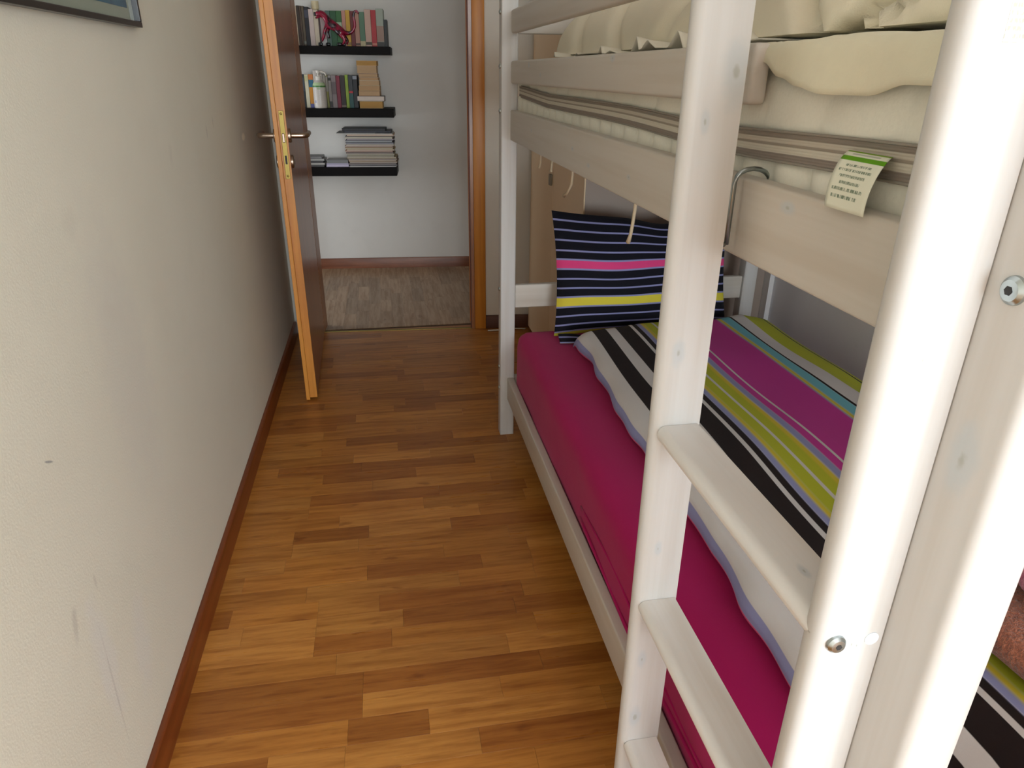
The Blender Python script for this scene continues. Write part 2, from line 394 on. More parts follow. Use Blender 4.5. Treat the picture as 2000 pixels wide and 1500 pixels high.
# the hall beyond
hf = struct(box('floor.001', (-2.0, 1.7, 3.655, 5.1, -0.03, -0.0035), plain('floor_joint_hall', (0.07, 0.04, 0.02), 0.7)), 'small-strip parquet of the hall, running away from the doorway')
rr = random.Random(5); HM = (0.34, 0.225, 0.135)
x = -0.66; hn = 0
while x < 0.62:
    y = 3.62 - rr.uniform(0.0, 0.2)
    while y < 5.0:
        ln = rr.uniform(0.20, 0.34); a, b = max(3.6565 if x < -.4 or x > .44 else 3.6565, y), min(y + ln, 5.02)
        if b - a > 0.02:
            q = rr.uniform(0.82, 1.16)
            o = strip('parquet_strip', -(b - a) / 2, (b - a) / 2, -0.033, 0.033, hf, m_floor_h, tuple(c * q for c in HM))
            o.location = (x + 0.033, (a + b) / 2, 0); o.rotation_euler = (0, 0, PI / 2); hn += 1
        y += ln
    x += 0.066
bm = bmesh.new()
for (xa, xb) in ((-2.0, -0.6605), (0.6605, 1.7)):
    x = xa
    while x < xb:
        y = 3.66
        while y < 5.0:
            ln = rr.uniform(.2, .34); add_box(bm, x + .0004, min(xb, x + .066) - .0004, y + .0004, min(y + ln, 5.05) - .0004, -.0034, 0); y += ln
        x += .066
o = obj('parquet_strip_rest', bm, m_floor_h, hf); o.color = (*HM, 1); o['kind'] = 'stuff'
def wh(bm): add_box(bm, -2.0, 1.8, 0, 0.1, 0, ZC)
struct(framed(wh, 'wall_hall', m_wall_h, 0, 4.94, AH), 'white hall wall with three dark shelves')
struct(box('wall_hall_right', (1.6, 1.7, 3.55, 4.9, 0, ZC), m_wall_h), 'end wall of the hall')
bm = bmesh.new()
add_box(bm, -2.1, -2.0, 3.6, 3.8, 0, ZC); add_box(bm, -2.1, -2.0, 4.7, 5.15, 0, ZC); add_box(bm, -2.1, -2.0, 3.8, 4.7, 0, .45); add_box(bm, -2.1, -2.0, 3.8, 4.7, 2.05, ZC)
struct(obj('wall_hall_left', bm, m_wall_h), 'end wall of the hall with its window')
struct(box('wall_hall_near', (-2.0, XL - 0.12, 3.60, 3.70, 0, ZC), m_wall_h), 'hall wall beside the bedroom')
struct(box('ceiling.001', (-2.0, 1.7, 3.6, 5.1, ZC, ZC + .1), m_ceil), 'white ceiling of the hall')
w2 = bpy.data.objects.new('window_2', None); C.objects.link(w2); w2.location = (-2.05, 4.25, .45); struct(w2, 'window at the end of the hall')
bm = bmesh.new()
for d in ((-.45, -.39, 0, 1.6), (.39, .45, 0, 1.6), (-.39, .39, 0, .06), (-.39, .39, 1.54, 1.6)): add_box(bm, -.03, .03, d[0], d[1], d[2], d[3])
obj('window_frame', bm, m_white, w2); box('pane', (-.002, .002, -.39, .39, .06, 1.54), tg.m, w2)
bm = bmesh.new(); add_box(bm, -1.9, 1.6, -0.014, 0, 0, 0.07, r=0.004, seg=2, sel=lambda c, d: c.y < -.01 and c.z > .05)
b3 = struct(obj('baseboard_hall', bm, m_basex, auto=30), 'red-brown baseboard along the hall wall'); b3.location = (0, 4.94, 0); b3.rotation_euler = (0, 0, AH)

# ------------------------------------------------------------------ door leaf, opened against the left wall
door = bpy.data.objects.new('door_1', None); C.objects.link(door); door.location = (-0.357, 3.600, 0); door.rotation_euler = (0, 0, math.radians(1.75))
struct(door, 'honey beech door leaf standing open towards the left wall')
bm = bmesh.new(); add_box(bm, -0.0295, 0, -0.828, 0.0, 0.010, 1.985, r=0.0015)
lf = obj('door_leaf', bm, m_doorf, door)
m_e = m_honey
box('door_edge', (-0.0295, -0.0005, -0.8292, -0.8281, 0.0105, 1.9845), m_honey, door)
box('rebate_lip', (-0.0450, -0.0297, -0.840, 0.0, 0.004, 1.999), m_honey, door, r=0.0015)
# lock plate on the edge
bm = bmesh.new(); add_box(bm, -0.0235, -0.0065, -0.8312, -0.8293, 0.902, 1.138, r=0.0008)
lk = obj('lock_plate', bm, m_brass, door)
box('latch', (-0.0195, -0.0105, -0.838, -0.8313, 1.030, 1.062), m_steel, lk, r=0.002)
box('bolt_slot', (-0.0185, -0.0115, -0.8318, -0.83125, 0.955, 0.985), m_dark, lk)
for z in (0.913, 1.128):
    bm = bmesh.new(); add_lathe(bm, [(0.0042, -0.0018), (0.0036, -0.0024), (0.001, -0.0026)], c=(-0.015, -0.8296, z), n=14, axis='y')
    obj('screw', bm, m_brass, lk, smooth=True)
# handles both sides and key rosettes
for sd in (1, -1):
    x0 = 0.0 if sd == 1 else -0.0452
    bm = bmesh.new(); add_lathe(bm, [(0.025, 0), (0.025, 0.006 * sd), (0.022, 0.009 * sd), (0.010, 0.010 * sd)], c=(x0, -0.775, 1.05), n=28, axis='x')
    hd = obj('door_handle', bm, m_steel, door, auto=40)
    bm = bmesh.new()
    pts = [(x0 + 0.008 * sd, -0.775, 1.05), (x0 + 0.045 * sd, -0.775, 1.05)]
    for q in range(1, 7):
        a = q / 6 * PI / 2; pts.append((x0 + (0.045 + 0.018 * math.sin(a)) * sd, -0.775 + 0.018 * (1 - math.cos(a)), 1.05))
    pts += [(x0 + 0.063 * sd, -0.70, 1.05), (x0 + 0.063 * sd, -0.655, 1.05)]
    add_tube(bm, pts, 0.0098, 14); obj('lever', bm, m_steel, hd, auto=50)
    bm = bmesh.new(); add_lathe(bm, [(0.024, 0), (0.024, 0.006 * sd), (0.020, 0.009 * sd), (0.006, 0.010 * sd)], c=(x0, -0.775, 0.958), n=28, axis='x')
    kr = obj('key_rosette', bm, m_steel, door, auto=40)
    box('keyhole', (x0 + .0085 * sd - .002, x0 + .0085 * sd + .002, -0.7772, -0.7728, 0.948, 0.966), m_dark, kr)
for z in (0.25, 1.75):
    bm = bmesh.new(); add_cyl(bm, (-0.038, 0.009, z - .04), (-0.038, 0.009, z + .04), 0.007); obj('hinge', bm, m_steel, door, smooth=True)

# ------------------------------------------------------------------ framed picture on the left wall
pic = thing('framed_picture', (XL + 0.001, 1.47, 1.35), 'blue watercolour in a thin black frame hanging on the left wall', 'picture')
W_, H_ = 0.70, 0.50
m_bf = plain('black_frame', (0.012, 0.011, 0.011), 0.3)
bm = bmesh.new(); f = 0.011; y1 = 0.325; y0 = y1 - W_
for d in ((y0, y1, 0, f), (y0, y1, H_ - f, H_), (y0, y0 + f, f, H_ - f), (y1 - f, y1, f, H_ - f)):
    add_box(bm, 0, 0.018, d[0], d[1], d[2], d[3], r=0.0015)
obj('frame', bm, m_bf, pic)
t = NT('picture_mat_board', 0.8); t.col(srgb(196, 202, 178))
box('mat_board', (0.003, 0.006, y0 + f, y1 - f, f, H_ - f), t.m, pic)
t = NT('watercolour_print', 0.75)
n1 = t.noise(t.geo(), 9, 5, 0.65); n2 = t.noise(t.geo(), 40, 3)
t.col(t.mix(t.mr(n2, .5, .8, 0, .4), t.mix(t.mr(n1, .35, .65), srgb(78, 150, 178), srgb(44, 104, 134)), srgb(140, 186, 190)))
box('artwork', (0.0062, 0.0068, y0 + .048, y1 - .048, .034, H_ - .036), t.m, pic)
t = NT('picture_glass', 0.03); t.b.inputs['Transmission Weight'].default_value = 1; t.b.inputs['IOR'].default_value = 1.2; t.col((1, 1, 1))
box('glass', (0.0075, 0.0081, y0 + f + .0003, y1 - f - .0003, f + .0003, H_ - f - .0003), t.m, pic)

# ------------------------------------------------------------------ wardrobe beyond the bed
wd = thing('wardrobe', (0.716, 2.515, 0), 'tall pale beige wardrobe standing beyond the foot of the bunk bed', 'wardrobe')
m_wd = plain('beige_wardrobe', srgb(226, 200, 162), 0.4, var=0.02)
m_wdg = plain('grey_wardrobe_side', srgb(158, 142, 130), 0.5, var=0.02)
box('carcass', (0.020, 0.775, 0.019, 0.975, 0.03, 2.05), m_wd, wd)
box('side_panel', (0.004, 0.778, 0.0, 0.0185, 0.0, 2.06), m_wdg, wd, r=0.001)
bm = bmesh.new(); add_box(bm, 0.0, 0.019, 0.022, 0.495, 0.03, 2.045, r=0.0015); dr = obj('door', bm, m_wd, wd)
bm = bmesh.new(); add_box(bm, 0.0, 0.019, 0.498, 0.972, 0.03, 2.045, r=0.0015); dr2 = obj('door', bm, m_wd, wd)
m_grip = plain('grey_grip', srgb(126, 114, 94), 0.4, 0.2)
box('handle', (-0.010, -0.0003, 0.512, 0.545, 0.825, 0.872), m_grip, dr2, r=0.002)
box('plinth', (0.03, 0.77, 0.02, 0.97, 0.0, 0.0295), m_wd, wd)
box('edge_strip', (-0.0015, 0.0035, -0.001, 0.0185, 0.0, 2.06), m_wd, wd)
st = struct(box('trim_3', (1.480, 1.4995, 2.47, 2.5135, 0, 2.2), plain('white_trim', srgb(225, 222, 220), .4)), 'narrow white strip in the corner beside the wardrobe')
# cable
bm = bmesh.new(); add_tube(bm, [(0.50, 3.50, .006), (0.56, 3.50, .006), (0.62, 3.515, .006), (0.66, 3.512, .006), (0.705, 3.50, .006)], 0.0035, 8)
tag(obj('cable', bm, m_white, smooth=True), 'thin white cable lying on the floor in front of the dark baseboard', 'cable')

# ------------------------------------------------------------------ bunk bed
BX0, BX1 = 0.380, 1.347
bed = thing('bunk_bed', (0.86, 1.36, 0), 'whitewashed pine bunk bed along the right wall', 'bed')
bed_off = Vector(bed.location)
def bp(name, d, axis, r=0.004, knots=(), seg=3, parent=bed, sel=None, m=None):
    bm = bmesh.new(); add_box(bm, d[0] - bed_off.x, d[1] - bed_off.x, d[2] - bed_off.y, d[3] - bed_off.y, d[4], d[5], r=r, seg=seg, sel=sel)
    return obj(name, bm, m or (pine('pine_' + name, axis, knots, *((POST,) if name == 'post' else ())) if knots or name == 'post' else PN[axis]), parent, auto=40)
POST = (0.585, 0.575, 0.56)
PN = {a: pine('whitewashed_pine_' + a, a) for a in 'xyz'}
vert = lambda c, d: abs(d.z) > 0.3
kn_post = [(0.380, 0.357, 1.03, 0.020), (0.380, 0.36, 0.66, 0.012)]
pA = bp('post', (BX0, 0.432, 0.326, 0.406, 0, 1.56), 'z', 0.009, kn_post, 5, sel=vert)
pB = bp('post', (BX0, 0.432, 2.337, 2.386, 0, 1.56), 'z', 0.004, (), 3, sel=vert)
pC = bp('post', (1.295, BX1, 0.326, 0.406, 0, 1.56), 'z', 0.009, (), 4, sel=vert)
pD = bp('post', (1.295, BX1, 2.337, 2.386, 0, 1.56), 'z', 0.004, (), 3, sel=vert)
RY0, RY1 = 0.4065, 2.3365
bp('lower_side_rail', (0.405, 0.430, RY0, RY1, 0.150, 0.238), 'y', 0.004)
bp('lower_side_rail', (1.300, 1.325, RY0, RY1, 0.150, 0.238), 'y', 0.004)
kn_up = [(0.409, 0.672, 1.145, 0.011), (0.409, 1.55, 1.12, 0.008), (0.409, 1.17, 1.11, 0.007), (0.409, 2.0, 1.125, 0.008), (0.409, 1.42, 1.10, 0.008)]
bp('upper_side_rail', (0.409, 0.434, RY0, RY1, 1.071, 1.162), 'y', 0.004, kn_up)
bp('upper_side_rail', (1.300, 1.325, RY0, RY1, 1.071, 1.162), 'y', 0.004)
kn_g = [(0.409, 1.3, 1.295, 0.01), (0.409, 1.9, 1.265, 0.008), (0.409, 2.05, 1.29, 0.012)]
bp('guard_rail', (0.409, 0.431, 0.787, RY1, 1.239, 1.303), 'y', 0.006, kn_g)
bp('guard_rail', (0.409, 0.431, 0.787, RY1, 1.379, 1.443), 'y', 0.006)
bp('guard_rail', (1.303, 1.325, RY0, RY1, 1.239, 1.303), 'y', 0.006)
bp('guard_rail', (1.303, 1.325, RY0, RY1, 1.379, 1.443), 'y', 0.006)
for (ya, yb) in ((2.346, 2.370), (0.350, 0.374)):
    bp('end_rail', (0.4325, 1.2945, ya, yb, 0.503, 0.587), 'x', 0.004)
    for z0, z1 in ((0.15, 0.238), (1.071, 1.162), (1.239, 1.303), (1.379, 1.443)):
        bp('end_rail', (0.4325, 1.2945, ya, yb, z0, z1), 'x', 0.004)
for z in (0.150, 1.071):
    bp('slat_support', (0.4345, 0.452, RY0, RY1, z + .002, z + .02), 'y', 0.001)
    bp('slat_support', (1.282, 1.2995, RY0, RY1, z + .002, z + .02), 'y', 0.001)
n_sl = 14
for z in (0.150, 1.071):
    first = None
    for i in range(n_sl):
        y = 0.45 + i * (2.30 - 0.50) / (n_sl - 1)
        if first is None: first = bp('slat', (0.436, 1.298, y, y + 0.055, z + .0205, z + .030), 'x', 0.001)
        else:
            c = first.copy(); C.objects.link(c); c.location = (0, y - 0.45, 0)
def bolt(px_, y, z, r=0.0085, par=bed, nrm='-x', off=bed_off):
    bm = bmesh.new()
    if nrm == '-x':
        add_lathe(bm, [(r, 0), (r * .95, -.002), (r * .7, -.0042), (r * .38, -.0046)], c=(px_ - off.x, y - off.y, z - off.z), n=24, axis='x')
        b_ = obj('bolt', bm, m_zinc, par, auto=30)
        bm = bmesh.new(); add_cyl(bm, (px_ - .0044 - off.x, y - off.y, z - off.z), (px_ - .0049 - off.x, y - off.y, z - off.z), r * .33, n=6); obj('hex_socket', bm, m_dark, b_)
    else:
        add_lathe(bm, [(r, 0), (r * .95, -.002), (r * .7, -.0042), (r * .38, -.0046)], c=(px_ - off.x, y - off.y, z - off.z), n=24, axis='y')
        b_ = obj('bolt', bm, m_zinc, par, auto=30)
        bm = bmesh.new(); add_cyl(bm, (px_ - off.x, y - .0044 - off.y, z - off.z), (px_ - off.x, y - .0049 - off.y, z - off.z), r * .33, n=6); obj('hex_socket', bm, m_dark, b_)
    return b_
bolt(BX0, 0.357, 1.150, 0.0095)
for z in (0.572, 0.276, 0.19, 1.158, 1.288, 1.438): bolt(BX0, 2.36, z, 0.0075)

# ------------------------------------------------------------------ ladder hooked on the bed
lad = thing('ladder', (0.345, 0.57, 0), 'whitewashed pine bed ladder with flat rungs, hooked onto the upper side rail', 'ladder')
lo = Vector(lad.location)
def lp(name, d, axis, r, knots=(), seg=4, sel=None, tint=(0.61, 0.607, 0.60)):
    bm = bmesh.new(); add_box(bm, d[0] - lo.x, d[1] - lo.x, d[2] - lo.y, d[3] - lo.y, d[4], d[5], r=r, seg=seg, sel=sel)
    return obj(name, bm, pine('ladder_pine_' + name, axis, knots, tint), lad, auto=45)
selv = lambda c, d: abs(d.z) > 0.3 and c.x < 0.345 - lo.x
sA = lp('stile', (0.3165, 0.3775, 0.7385, 0.7665, 0.0, 1.60), 'z', 0.0125,
        [(0.366, .7385, 1.272, .024), (0.338, .7385, 1.224, .009), (0.338, .7385, .961, .013), (0.341, .7385, .672, .009), (0.335, .7385, .351, .015), (0.336, .7385, .47, .012)], 5, selv)
sB = lp('stile', (0.3215, 0.3790, 0.3775, 0.4055, 0.0, 1.60), 'z', 0.0125,
        [(0.347, .3775, 1.097, .010), (0.352, .3775, .847, .004), (0.357, .3775, .845, .004)], 5, selv)
seln = lambda c, d: abs(d.y) > 0.2 and c.x < 0.345 - lo.x
for i, z in enumerate((0.864, 0.583, 0.300)):
    lp('rung', (0.3215, 0.3750, 0.3900, 0.7380, z - 0.023, z), 'y', 0.0112, [(0.35, .45, z, .007)] if i == 0 else (), 5, seln, (0.76, 0.745, 0.73))
    bolt(0.337, 0.3775, z - 0.0135, 0.0085, lad, '-y', lo)
# sticker high on the near stile
t = NT('grey_printed_sticker', 0.5)
sp = t.n.new('ShaderNodeSeparateXYZ'); t.link(t.geo(), sp.inputs[0])
ln = t.mth('FRACT', t.mth('MULTIPLY', sp.outputs[2], 260)); nz = t.noise(t.vm('MULTIPLY', t.geo(), (900, 1, 260)), 1.0, 1)
t.col(t.mix(t.mth('MULTIPLY', t.mr(ln, .35, .5), t.mr(nz, .45, .55, 0, .8)), srgb(206, 206, 196), srgb(166, 166, 156)))
box('sticker', (0.3430 - lo.x, 0.3755 - lo.x, 0.37735 - lo.y, 0.37745 - lo.y, 1.288, 1.335), t.m, lad)
bm = bmesh.new(); add_cyl(bm, (0.3690 - lo.x, 0.37745 - lo.y, 0.851), (0.3690 - lo.x, 0.3768 - lo.y, 0.851), .0062, n=24); obj('white_cap', bm, plain('cap_white', srgb(228, 236, 244), .4), lad)
# zinc hooks
for ys in (0.7725, 0.412):
    bm = bmesh.new()
    x0 = 0.3985 - lo.x; pts = [(x0, ys - lo.y, 1.085), (x0, ys - lo.y, 1.156)]
    for q in range(1, 9):
        a = PI * q / 8; pts.append((x0 + 0.0215 * (1 - math.cos(a)), ys - lo.y, 1.158 + 0.014 * math.sin(a)))
    pts.append((x0 + 0.043, ys - lo.y, 1.145))
    add_tube(bm, pts, 0.0028, 10); hk = obj('hook', bm, m_zinc, lad, smooth=True)
    bm = bmesh.new(); add_tube(bm, [(0.376 - lo.x, ys - lo.y, 1.085), (x0 - .002, ys - lo.y, 1.085)], 0.0028, 10); obj('hook_shank', bm, m_zinc, hk, smooth=True)

# ------------------------------------------------------------------ lower bed: mattress, duvet, pillow
def soft_box(name, x0, x1, y0, y1, z0, z1, r, m, n=(26, 90, 10), amp=0.003, sc=4.0, parent=None, crown=0.0):
    """rounded box surface with gentle unevenness"""
    bm = bmesh.new()
    def face(ax, side):
        a, b = [i for i in range(3) if i != ax]
        lo_, hi_ = (x0, y0, z0), (x1, y1, z1)
        vs = {}
        for i in range(n[a] + 1):
            for j in range(n[b] + 1):
                p = [0, 0, 0]; p[ax] = hi_[ax] if side else lo_[ax]
                p[a] = lo_[a] + (hi_[a] - lo_[a]) * i / n[a]; p[b] = lo_[b] + (hi_[b] - lo_[b]) * j / n[b]
                vs[i, j] = bm.verts.new(p)
        for i in range(n[a]):
            for j in range(n[b]): bm.faces.new((vs[i, j], vs[i + 1, j], vs[i + 1, j + 1], vs[i, j + 1]))
    for ax in range(3):
        for sd in (0, 1): face(ax, sd)
    bmesh.ops.remove_doubles(bm, verts=bm.verts[:], dist=1e-5)
    cx_, cy_ = (x0 + x1) / 2, (y0 + y1) / 2
    for v in bm.verts:
        p = v.co.copy()
        q = Vector((min(max(p.x, x0 + r), x1 - r), min(max(p.y, y0 + r), y1 - r), min(max(p.z, z0 + r), z1 - r)))
        d = p - q
        if d.length > 1e-6: p = q + d.normalized() * r
        if p.z > (z0 + z1) / 2: p.z += crown * max(0, 1 - abs(p.x - cx_) / (x1 - x0) * 2) ** .5
        nz = noise.noise(p * sc) * amp
        p += (d.normalized() if d.length > 1e-6 else Vector((0, 0, 0))) * nz
        v.co = p
    return obj(name, bm, m, parent, smooth=True)
m_mag = cloth('magenta_jersey', srgb(172, 18, 92), 0.85, 0.35, 0.006, 7, 900, 0.05)
ml = soft_box('mattress', 0.4325, 1.292, 0.412, 2.325, 0.1835, 0.4285, 0.045, m_mag, amp=0.004, sc=5)
tag(ml, 'lower bunk mattress under a magenta fitted sheet', 'mattress')
# hem folds of the fitted sheet along the aisle side
bm = bmesh.new()
for k_, (z0_, a_) in enumerate(((0.262, 0.0045), (0.292, 0.003))):
    pts = [(0.4315 + 0.0012 * math.sin(i * .9 + k_), 0.46 + i * 0.045, z0_ + 0.012 * math.sin(i * 0.37 + k_ * 2) - 0.0009 * i * (1 - k_)) for i in range(22)]
    add_tube(bm, pts, a_, 8)
obj('sheet_hem', bm, m_mag, ml, smooth=True)

# duvet
Wt, Bk, Lil = (0.66, 0.64, 0.64), (0.018, 0.012, 0.012), (0.30, 0.32, 0.56)
YG, Yel, Mag, Cy, Pk = (0.48, 0.52, 0.035), (0.66, 0.54, 0.05), (0.56, 0.05, 0.32), (0.18, 0.50, 0.60), (0.72, 0.09, 0.24)
bands = [(0.0, 0.521, Pk, .001), (0.521, 0.553, Lil, .0015), (0.553, 0.608, Wt, .001), (0.608, 0.660, Bk, .001), (0.660, 0.697, Wt, .001),
         (0.697, 0.751, Bk, .001), (0.751, 0.762, Wt, .0008), (0.762, 0.779, Bk, .001), (0.779, 0.797, Lil, .003), (0.795, 0.808, Yel, .005),
         (0.806, 0.878, YG, .005), (0.837, 0.845, Wt, .001), (0.872, 0.885, Yel, .005), (0.886, 0.905, Lil, .004), (0.905, 1.090, Mag, .003),
         (0.927, 0.934, Wt, .0008), (1.086, 1.092, Lil, .003), (1.091, 1.103, Yel, .005), (1.102, 1.133, Cy, .005), (1.132, 1.138, Bk, .0006), (1.138, 1.178, Wt, .001),
         (1.178, 1.245, YG, .001), (1.245, 1.251, Bk, .001), (1.251, 1.6, YG, .001)]
m_duv = stripes('multicolour_striped_cotton', Wt, bands, axis=0, rough=0.8)
DY0, DY1 = 0.425, 2.13
def duv_prof(v):
    """(x, z above the mattress top) of the duvet's upper surface by arc position v"""
    key = [(0.485, 0.592, 0.001), (0.500, 0.578, 0.005), (0.515, 0.568, 0.014), (0.535, 0.565, 0.032), (0.56, 0.572, 0.052), (0.58, 0.585, 0.064), (0.60, 0.604, 0.071),
           (0.64, 0.642, 0.076), (0.75, 0.752, 0.080), (0.90, 0.902, 0.080), (1.05, 1.05, 0.078), (1.15, 1.15, 0.077), (1.22, 1.222, 0.078), (1.26, 1.262, 0.070), (1.30, 1.292, 0.040), (1.33, 1.302, 0.004)]
    for (a, x, z), (b, x2, z2) in zip(key, key[1:]):
        if v <= b:
            f = (v - a) / (b - a); return x + (x2 - x) * f, z + (z2 - z) * f
    return key[-1][1:]
NTOP, NB = 150, 20
def duvet_fn(s, tt):
    y = DY0 + (DY1 - DY0) * tt
    ends = min(1.0, ((DY1 - y) / 0.07)) ; ends = math.sqrt(max(0.0, 1 - (1 - max(ends, 0)) ** 2)) if ends < 1 else 1.0
    ne = min(1.0, (y - DY0) / 0.05); ends *= math.sqrt(max(0.0, 1 - (1 - max(ne, 0)) ** 2)) if ne < 1 else 1.0
    tot = NTOP + NB; i = round(s * tot)
    if i < NTOP:
        v = 0.485 + (1.33 - 0.485) * i / (NTOP - 1); x, z = duv_prof(v)
    else:
        v = 1.33 + 0.1 * (i - NTOP) / NB; f = (i - NTOP + 1) / (NB + 1); x, z = 1.302 + (0.592 - 1.302) * f, 0.0005
    fx = 0.045 * math.tanh((y - 1.35) * 1.6)
    wgt = max(0, min(1, (0.95 - v) / 0.35)); x2 = x + fx * wgt * 0.55
    if i < NTOP:
        x2 += 0.006 * math.sin(y * 7.0 + 1.0) * max(0, min(1, (0.62 - v) * 12)) + 0.007 * noise.noise(Vector((v * 2, y * 2.2, 3))) 
        if v < 0.6: x2 += 0.016 * noise.noise(Vector((0, y * 9, 7))) * (0.6 - v) * 9
        wr = noise.noise(Vector((x * 3.2, y * 2.0, 0))) * 0.013 + noise.noise(Vector((x * 9, y * 4, 2))) * 0.004
        wr += -0.008 * math.exp(-((v - 1.02) / 0.08) ** 2)
        z = max(0.0005, z + wr * min(1, z / 0.05))
        if 1.12 < v: z += 0.012 * math.exp(-((v - 1.17) / 0.03) ** 2) * (0.7 + 0.5 * math.sin(y * 6))
    z *= ends
    yy = y + 0.02 * math.sin(x * 7 + 1.0) * tt + (0.030 * min(1, max(0, (v - 0.65) / 0.5)) * tt if i < NTOP else 0.030 * max(0, (x - 0.612) / 0.7) * tt)
    return (x2, yy, 0.4335 + z), (v, y)
dv = grid('duvet', NTOP + NB + 1, 130, duvet_fn, m_duv, closed_u=True, caps=True)
tag(dv, 'striped duvet in black, white, lime, magenta and blue spread on the magenta lower mattress', 'duvet')

# pillow, standing against the far end rail
LB = (0.26, 0.27, 0.50)
pb = []
for q in (0.0586, 0.134, 0.213, 0.293): pb.append((q, q + 0.014, LB, .002))
pb += [(0.362, 0.452, LB, .002), (0.376, 0.438, (0.72, 0.06, 0.22), .002), (0.516, 0.530, LB, .002), (0.592, 0.606, LB, .002),
       (0.666, 0.764, LB, .002), (0.680, 0.750, (0.70, 0.60, 0.06), .002), (0.826, 0.840, LB, .002), (0.900, 0.914, LB, .002), (0.957, 0.97, LB, .002), (0.970, 1.05, (0.55, 0.56, 0.05), .002)]
m_pil = stripes('black_striped_cotton', (0.008, 0.008, 0.014), pb, axis=1, rough=0.85)
pil = thing('pillow', (0.868, 2.222, 0.434), 'black pillow with pink, yellow and thin blue stripes leaning on the end rail', 'pillow')
tilt = math.radians(13)
def pillow_fn(side):
    def fn(s, t_):
        u, v = s * 2 - 1, t_ * 2 - 1
        cu, cv = 1 - 0.06 * (1 - abs(v) ** 2) * 1.0, 1 - 0.075 * (1 - u ** 2)
        x = u * 0.319 * (0.955 + 0.045 * v * v); z = 0.203 + v * 0.205 * (0.93 + 0.07 * abs(u) ** 2.5)
        if v > 0: z += 0.018 * (-u) * v
        th = 0.060 * (max(0, 1 - abs(u) ** 2.6) ** 0.55) * (max(0, 1 - abs(v) ** 2.4) ** 0.55)
        wr = noise.noise(Vector((u * 2.2, v * 2.2, side))) * 0.010 * min(1, th / 0.02)
        y = -side * (th + 0.001) + wr
        z += 0.004 * math.sin(u * 5 + v) * (1 - abs(v))
        z -= max(0, v - 0.2) * 0.022 * math.exp(-((u - 0.22) / 0.28) ** 2)
        yy = y * math.cos(tilt) + z * math.sin(tilt); zz = z * math.cos(tilt) - y * math.sin(tilt)
        return (x, yy, max(zz, 0.002) ), ((u + 1) / 2, 1 - (v + 1) / 2)
    return fn
grid('pillowcase', 60, 60, pillow_fn(1), m_pil, pil)
grid('pillowcase_back', 60, 60, pillow_fn(-1), m_pil, pil)
def flap_fn(s, t_):
    x = -0.315 + 0.23 * s; z = 0.002 + 0.022 * (1 - s) * t_ + .004 * math.sin(s * 7)*t_
    return (x, -0.040 - 0.035 * (1 - t_) * (1 - .3 * s) - 0.01 * math.sin(s * 3), max(.001, z)), (s, 0.87 + 0.10 * (1 - t_))
fl_ = grid('open_flap', 24, 10, flap_fn, m_pil, pil)
sd = fl_.modifiers.new('thickness', 'SOLIDIFY'); sd.thickness = 0.0015

# plush blankets on the near end of the duvet
def lump(name, c, s, m, amp, sc, seed):
    bm = bmesh.new(); bmesh.ops.create_icosphere(bm, subdivisions=5, radius=1)
    for v in bm.verts:
        p = v.co.copy(); e = 0.55
        q = Vector((math.copysign(abs(p.x) ** e, p.x) * s[0], math.copysign(abs(p.y) ** e, p.y) * s[1], math.copysign(abs(p.z) ** 0.8, p.z) * s[2]))
        q += p * (noise.noise(q * sc + Vector((seed, 0, 0))) * amp + noise.noise(q * 160) * amp * 0.22)
        if q.z < -s[2] * 0.9: q.z = -s[2] * 0.9
        v.co = q + Vector(c)
    return obj(name, bm, m, smooth=True)
def fur(name, c1, c2):
    t = NT(name, 0.95, 0.1); n = t.noise(t.geo(), 170, 3, .7); n2 = t.noise(t.geo(), 45, 3)
    t.bump(n, 1.0, 0.006); t.b.inputs['Sheen Weight'].default_value = 0.5
    return t.col(t.mix(t.mr(t.mth('ADD', n, t.mth('MULTIPLY', n2, .6)), .5, 1.1), c1, c2))
tag(lump('blanket', (0.99, 0.585, 0.5555), (0.205, 0.125, 0.042), fur('brown_plush', srgb(118, 62, 44), srgb(182, 112, 84)), 0.010, 9, 1),
    'folded brown plush blanket lying on the striped duvet', 'blanket')
tag(lump('blanket', (1.02, 0.585, 0.6325), (0.185, 0.115, 0.036), fur('pink_plush', srgb(178, 84, 118), srgb(224, 146, 178)), 0.010, 9, 5),
    'folded pink plush blanket lying on top of the brown one', 'blanket')

